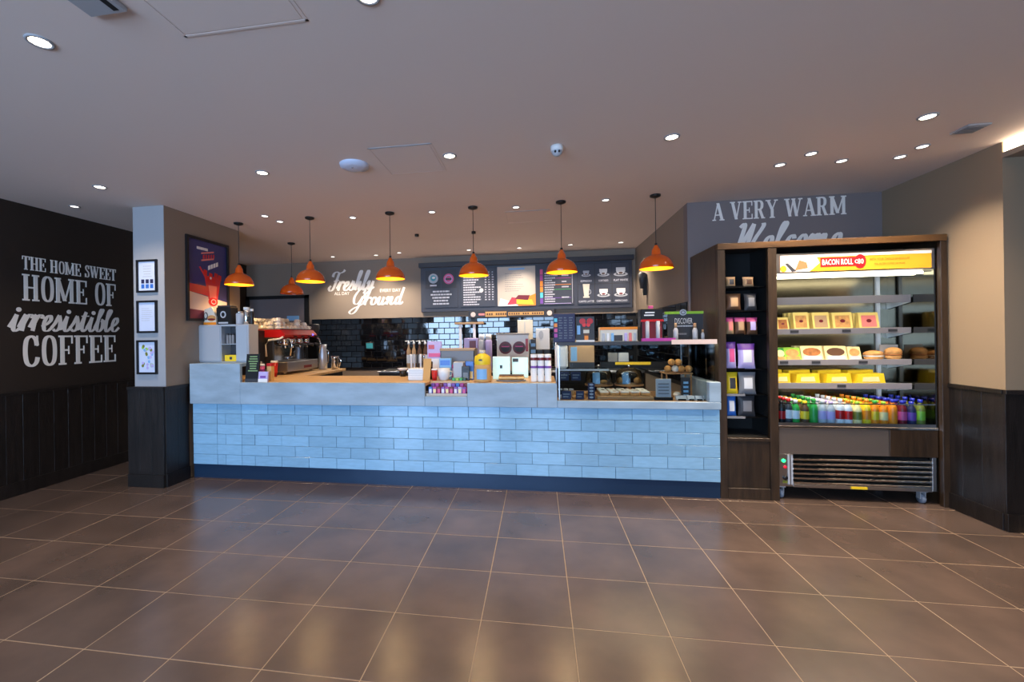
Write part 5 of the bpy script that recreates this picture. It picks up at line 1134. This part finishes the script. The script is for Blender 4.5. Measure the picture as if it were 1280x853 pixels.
lt = MB().tube([(FX0+.05, FY0+.06, zs-.02), (FX1-.05, FY0+.06, zs-.02)], .013, 'tube', 10).build('light_tube', ch)
lt2 = MB().tube([(FX0+.05, FY0+.14, zs-.02), (FX1-.05, FY0+.14, zs-.02)], .013, 'tube', 10).build('light_tube', ch)
for k in (0, 1, 2, 3): MB().tube([(FX0+.05, YS+.02, zsh[k]-.026), (FX1-.05, YS+.02, zsh[k]-.026)], .007, 'tube', 8).build('light_tube', ch)
# sandwiches on shelf 2: wedge boxes, rows in depth
ORD = ['frontmost', 'second back', 'third back', 'fourth back', 'rearmost']
def wedge_box(x, y, z, w, h, dpt, fill, lb, grp):
    t = thing('sandwich_pack', lb, 'sandwich', (x, y, z), grp)
    MB().prism([(y, z), (y+dpt, z), (y+dpt*.95, z+h), (y+dpt*.45, z+h)], x-w/2, x+w/2, 'pack_yellow', 'x').build('carton', t)
    pl = Pl((x, y, z), (1, 0, 0), (0, dpt*.45/h, 1)); pl.poly([(-w*.38, h*.14), (w*.38, h*.14), (w*.36, h*.82), (-w*.36, h*.82)], fill, .002); pl.ell(0, h*.5, w*.13, w*.1, 'dark_red', .004, 12); pl.mb.build('window', t)
    return t
fills = ['crust', 'bread', 'tan', 'bread', 'poster_pink']
for c, (a, b) in enumerate(((972, 987), (993, 1012), (1017, 1038), (1042, 1067), (1075, 1100))):
    x0, x1, _, zt_ = fit(a, 390.5, b, 411, YS+.01)
    for r in range(3): wedge_box((x0+x1)/2, YS+.012+r*.07, zsh[1], x1-x0, (zt_-zsh[1])*(.72 if c == 0 else 1), .06, fills[c], 'sandwich wedge, %s of the %s column on the upper sandwich shelf' % (ORD[r], ['leftmost', 'second', 'third', 'fourth', 'rightmost'][c]), 'sandwich wedges on the upper shelf')
# shelf 3
it = [((971, 436, 983, 450), 'green', 'pale_yellow', 'narrow salad pack with green front'), ((982, 435, 1002, 450), 'lime', 'bread', 'green and brown sandwich pack'), ((1003, 433, 1030, 450), 'pale_yellow', 'crust', 'cream sandwich pack with brown filling'), ((1033, 433, 1060, 450), 'pale_yellow', 'brown', 'cream sandwich pack with dark dot'), ((1062, 434, 1078, 450), 'pale_yellow', 'bread', 'narrow cream sandwich pack')]
for k, (q, bm, fm_, lb) in enumerate(it):
    x0, x1, _, zt_ = fit(*q, YS+.01); h = zt_-zsh[2]
    for r in range(2):
        y = YS+.012+r*.1; t = thing('sandwich_pack', lb+(' at the front of lower sandwich shelf' if r == 0 else ' in the back row of lower sandwich shelf'), 'sandwich', ((x0+x1)/2, y, zsh[2]), 'packs on the lower sandwich shelf')
        MB().prism([(y, zsh[2]), (y+.085, zsh[2]), (y+.08, zsh[2]+h), (y+.035, zsh[2]+h)], x0, x1, 'pale_yellow' if k > 1 else bm, 'x').build('carton', t)
        pl = Pl(((x0+x1)/2, y, zsh[2]), (1, 0, 0), (0, .035/h, 1)); w2 = (x1-x0)*.42; pl.ell(0, h*.6, w2, h*.28, fm_, .003, 14); pl.rect(-w2, h*.06, w2, h*.34, 'light_grey' if k > 1 else 'bread', .004); pl.mb.build('window', t)
for k, (q, lb) in enumerate((((1083, 438, 1109, 450), 'long filled roll on the lower sandwich shelf'), ((1110, 434, 1132, 450), 'round burger bun pack at the right of lower sandwich shelf'))):
    x0, x1, _, zt_ = fit(*q, YS+.03); x = (x0+x1)/2; h = zt_-zsh[2]; t = thing('filled_roll', lb, 'roll', (x, YS+.07, zsh[2]))
    MB().ball((x, YS+.07, zsh[2]+h*.62), (x1-x0)/2, 'bread', 14, (1, .6, h*.36/((x1-x0)/2)), lump=.02).build('top_bun', t); MB().ball((x, YS+.07, zsh[2]+h*.25), (x1-x0)/2*.95, 'bread', 14, (1, .6, h*.25/((x1-x0)/2)), lump=.02).build('bottom_bun', t)
    MB().ball((x, YS+.07, zsh[2]+h*.42), (x1-x0)/2*1.02, 'crust' if k else 'icing', 14, (1, .6, h*.1/((x1-x0)/2)), lump=.06).build('filling', t)
    if k: bx('wrapper', x0-.005, x1+.005, YS+.12, YS+.125, zsh[2], zt_+.02, 'cream_paper', t)
# shelf 4 yellow wraps
for c, (a, b) in enumerate(((969, 989), (995, 1026), (1033, 1066), (1071, 1108))):
    x0, x1, _, zt_ = fit(a, 467, b, 479, YS+.01)
    for r in range(2):
        x = (x0+x1)/2-.01*r; y = YS+.015+r*.115; h = (zt_-zsh[3])*(1 if r == 0 else 1.25); w2 = (x1-x0)/2
        t = thing('wrap_pack', 'yellow wrapped baguette, %s on the chiller\'s fourth shelf, %s' % (['leftmost', 'second from left', 'third from left', 'rightmost'][c], ['front', 'behind']
          [r]), 'wrap', (x, y, zsh[3]), 'yellow wrapped baguettes')
        MB().prism([(x-w2, zsh[3]), (x+w2, zsh[3]), (x+w2*.85, zsh[3]+h), (x-w2*.9, zsh[3]+h*.92)], y, y+.1, 'yellow').build('wrapper', t)
        pl = xz(y); pl.poly([(x-w2*.6, zsh[3]+h*.25), (x+w2*.6, zsh[3]+h*.25), (x+w2*.5, zsh[3]+h*.7), (x-w2*.55, zsh[3]+h*.65)], 'pale_yellow', .002); pl.mb.build('label', t)
# bottles in the tray
bt = [(976, 'black', 'red', 'black', 'cola-dark bottle with red label'), (984.5, 'dark_grey', 'white', 'red', 'dark bottle with white label'), (993.5, 'green', 'white', 'white', 'green bottle with white label'), (1005, 'brown', 'yellow', 'yellow', 'brown bottle with yellow top'), (1016, 'green', 'green', 'green', 'all green bottle'),
      (1027, 'light_grey', 'lavender', 'white', 'clear water bottle with lavender label, left column'), (1037.5, 'light_grey', 'lavender', 'lavender', 'clear water bottle with lavender label, right column'), (1049, 'white', 'red', 'white', 'white bottle with red label, left column'), (1059, 'white', 'bright_red', 'orange', 'white bottle with red label, right column'),
      (1070.5, 'pale_yellow', 'olive', 'lime', 'pale bottle with olive label'), (1082, 'yellow', 'orange', 'orange', 'yellow juice bottle'), (1092, 'orange', 'yellow', 'green', 'orange and yellow juice bottle'), (1103, 'orange', 'pale_yellow', 'lime', 'orange juice bottle with pale label'), (1114.5, 'orange', 'orange', 'deep_blue', 'orange juice bottle with blue cap'),
      (1126.5, 'dark_red', 'pink', 'deep_blue', 'red berry bottle with blue cap'), (1138, 'navy', 'purple', 'deep_blue', 'dark purple bottle with blue cap'), (1149, 'olive', 'lime', 'deep_blue', 'olive bottle with blue cap')]
zbt = zbm+.0157
for c, (px, bm, lm, cm, lb) in enumerate(bt):
    xf = onY(px, 515, 4.31).x; proto = None; hh = (.20, .22, .21)[c % 3]; r = .031
    for d_ in range(5):
        y = 4.30+d_*.078; dz = 0
        if proto is None:
            t = thing('drink_bottle', '', 'bottle', (0, 0, 0), 'drink bottles in the chiller tray')
            MB().lathe((0, 0, 0), [(r*.9, 0), (r, .008), (r, hh*.62), (r*.85, hh*.72), (.013, hh*.86), (.013, hh*.9)], bm, 14).build('body', t)
            MB().lathe((0, 0, 0), [(r*1.02, hh*.2), (r*1.02, hh*.55)], lm, 14, cap=False).build('label', t)
            MB().lathe((0, 0, 0), [(.017, hh*.88), (.017, hh), (0, hh)], cm, 10).build('cap', t); proto = t
        else: t = dup(proto, (0, 0, 0))
        t.location = (xf, y, zbt+dz); t['label'] = '%s, %s in the chiller tray' % (lb, ORD[d_])
# raise the rear rows on a sloped insert: real step trays under rows (hidden behind the front row)

# ================================================================== PENDANTS
def make_pendant(label):
    t = thing('pendant_lamp', label, 'lamp', (0, 0, 0), 'orange pendant lamps over the counter')
    # local z: 0 at rim, dome up, cable to ceiling
    MB().lathe((0, 0, 0), [(.158, 0), (.161, .004), (.157, .03), (.145, .065), (.122, .098), (.09, .122), (.062, .134), (.047, .142), (.043, .16), (.041, .185), (.03, .203), (.02, .225), (.014, .235), (0, .237)], 'orange_enamel', 40, cap=False).build('shade', t)
    lab(MB().lathe((0, 0, 0), [(.157, .001), (.153, .03), (.141, .064), (.118, .095), (.086, .118), (.04, .13), (0, .131)], 'lit_shade_inner', 40, cap=False).build('shade_lining', t), 'glowing yellow lining')
    MB().ball((0, 0, .055), .032, 'bulb', 14).build('bulb', t)
    MB().cyl((0, 0, .235), .012, .02, 'black', 12).cyl((0, 0, .25), .0035, ZC-2.135-.25-.02, 'black', 8).build('cable', t)
    MB().lathe((0, 0, ZC-2.135-.028), [(0, 0), (.02, 0), (.05, .012), (.052, .028)], 'black', 20).build('ceiling_rose', t)
    return t
pend = [(-3.495, 4.675, 'leftmost orange pendant lamp, in front of the pier poster'), (-3.51, 5.817, 'rearmost orange pendant lamp over the espresso machine end, unlit looking'), (-2.557, 4.622, 'orange pendant lamp overlapping the Freshly lettering left side, third from left'),
        (-1.605, 4.622, 'orange pendant lamp right above the end of word Freshly'), (-.67, 4.6, 'orange pendant lamp in front of the second menu panel'), (.252, 4.59, 'orange pendant lamp in front of the fourth menu panel'), (1.173, 4.566, 'rightmost orange pendant lamp beside the grey corner')]
pp = None
for x, y, lb in pend:
    o = make_pendant(lb) if pp is None else dup(pp, (0, 0, 0), lb); pp = pp or o; o.location = (x, y, 2.135)
    if y > 5.5:
        for c_ in o.children:
            if c_.name.startswith('shade_lining'): c_.data = c_.data.copy(); c_.data.materials[0] = M['orange_enamel']; c_['label'] = 'unlit orange lining'
            if c_.name.startswith('bulb'): c_.data = c_.data.copy(); c_.data.materials[0] = M['offwhite']
        continue
    d = bpy.data.lights.new('pendant_light', 'SPOT'); d.energy = 16; d.color = (1, .72, .38); d.spot_size = 2.3; d.spot_blend = .6; d.shadow_soft_size = .03
    l = bpy.data.objects.new('pendant_light', d); COL.objects.link(l); l.location = (x, y, 2.135+.02)

# ================================================================== CEILING FITTINGS
def make_dl(big):
    t = thing('ceiling_spotlight', '', 'light', (0, 0, 0), 'recessed ceiling spotlights'); r = .04 if big else .034
    MB().lathe((0, 0, 0), [(r*1.35, 0), (r*1.3, -.006), (r, -.006), (r*.98, 0)], 'light_grey_paint', 20, cap=False).build('trim_ring', t)
    MB().lathe((0, 0, 0), [(r*.98, -.003), (0, -.003)], 'lens' if big else 'lens_dim', 20, cap=False).build('lamp_face', t); return t
pb = None
nmz = ['leftmost', 'second from left', 'third from left', 'fourth from left', 'rightmost']
for k, (x, y, z) in enumerate(SPOTS):
    lb = ('bright ceiling spotlight, %s in the row nearest the counter' % nmz[k]) if k < 5 else 'bright ceiling spotlight outside the photo, %s' % ['', '', 'above the camera towards the chiller', 'above right of the camera', 'above left of the camera by the brown wall', 'just left of the camera', 'just right of the camera'][k-5]
    if k == 5: lb = 'bright ceiling spotlight at the upper left of the photo'
    if k == 6: lb = 'bright ceiling spotlight at the top edge of the photo'
    if pb is None: pb = make_dl(True); o = pb
    else: o = dup(pb, (0, 0, 0))
    o.location = (x, y, z); o['label'] = lb
    d = bpy.data.lights.new('spot_light', 'SPOT'); d.energy = {0: 62, 4: 130, 3: 80, 1: 60, 2: 60}.get(k, 36); d.color = SPOT_COL; d.spot_size = 2.2; d.spot_blend = .9; d.shadow_soft_size = .05
    l = bpy.data.objects.new('spot_light', d); COL.objects.link(l); l.location = (x, y, z-.02)
ps_ = None
small = [(93, 258), (331, 270), (350, 277), (441, 272), (540, 265), (645, 259), (757, 250), (1014, 192), (1052, 201), (975, 206), (1153, 183), (1125, 196), (416, 321), (470, 319), (499, 316), (586, 312.5), (649, 310), (713, 306), (776, 303)]
sdesc = ['beside the top of brown wall', 'nearest the pier, front one', 'nearest the pier, rear one', 'between second and third pendants', 'between fourth and fifth pendants', 'between fifth and sixth pendants', 'between sixth and seventh pendants', 'left one of the front pair over the chiller', 'middle one over the chiller', 'leftmost one over the chiller', 'right one of the front pair over the chiller', 'rightmost of the rear ones over the chiller', 'leftmost in the rear row by back wall', 'second from left in the rear row', 'third from left in the rear row', 'fourth from left in the rear row', 'fifth from left in the rear row', 'sixth from left in the rear row', 'rightmost in the rear row']
for k, (a, b) in enumerate(small):
    p = onZ(a, b, ZC)
    if ps_ is None: ps_ = make_dl(False); o = ps_
    else: o = dup(ps_, (0, 0, 0))
    o.location = (p.x, p.y, ZC); o['label'] = 'small recessed downlight, '+sdesc[k]; o['group'] = 'small recessed downlights'
    if k >= 7:
        d = bpy.data.lights.new('downlight', 'SPOT'); d.energy = 85 if k >= 12 else 55; d.color = (1, .84, .66); d.spot_size = 2.0; d.spot_blend = .8; d.shadow_soft_size = .04
        l = bpy.data.objects.new('downlight', d); COL.objects.link(l); l.location = (p.x, p.y, ZC-.02)
p = onZ(443, 206, ZC); t = thing('ceiling_speaker', 'round pale ceiling speaker left of the plaster hatch', 'speaker', (p.x, p.y, ZC))
MB().lathe((p.x, p.y, ZC), [(.115, 0), (.11, -.02), (.06, -.032), (0, -.034)], 'paper', 28, cap=False).build('grille', t); MB().ball((p.x-.005, p.y-.03, ZC-.034), .008, 'grey', 8).build('led', t)
p = onZ(696, 183, ZC); t = thing('motion_sensor', 'small white domed detector hanging from ceiling centre', 'sensor', (p.x, p.y, ZC))
MB().cyl((p.x, p.y, ZC-.035), .045, .035, 'white', 20).build('base', t); MB().lathe((p.x, p.y, ZC-.035), [(.038, 0), (.036, -.018), (.02, -.035), (0, -.038)], 'light_grey', 16, cap=False).build('dome', t); MB().ball((p.x-.012, p.y-.03, ZC-.048), .01, 'black', 8).ball((p.x+.014, p.y-.03, ZC-.048), .01, 'black', 8).build('lens', t)
p = onZ(1213, 160, ZC); t = thing('ceiling_vent', 'small flat square grille in the ceiling at right', 'vent', (p.x, p.y, ZC)); bx('plate', p.x-.07, p.x+.07, p.y-.07, p.y+.07, ZC-.012, ZC, 'light_grey_paint', t, .004)
for k in range(5): bx('slat', p.x-.055, p.x+.055, p.y-.05+k*.022, p.y-.04+k*.022, ZC-.016, ZC-.011, 'grey', t)
p = onZ(150, 6, ZC); t = thing('ceiling_vent', 'white ceiling grille with dark slot cut by the top edge of photo', 'vent', (p.x-.05, p.y-.2, ZC)); bx('plate', p.x-.16, p.x+.02, p.y-.5, p.y+.02, ZC-.02, ZC, 'light_grey_paint', t, .006); bx('slot', p.x-.03, p.x-.005, p.y-.48, p.y, ZC-.0215, ZC-.019, 'matt_black', t)
for k, (a, b) in enumerate(((521, 293), (592, 289.5))):
    p = onZ(a, b, ZC); tag(MB().cyl((p.x, p.y, ZC-.03), .028, .03, 'black', 14).build('camera_dome', origin=(p.x, p.y, ZC)), 'tiny black ceiling dome, %s' % ['left one', 'right one behind a pendant cable'][k], 'camera')
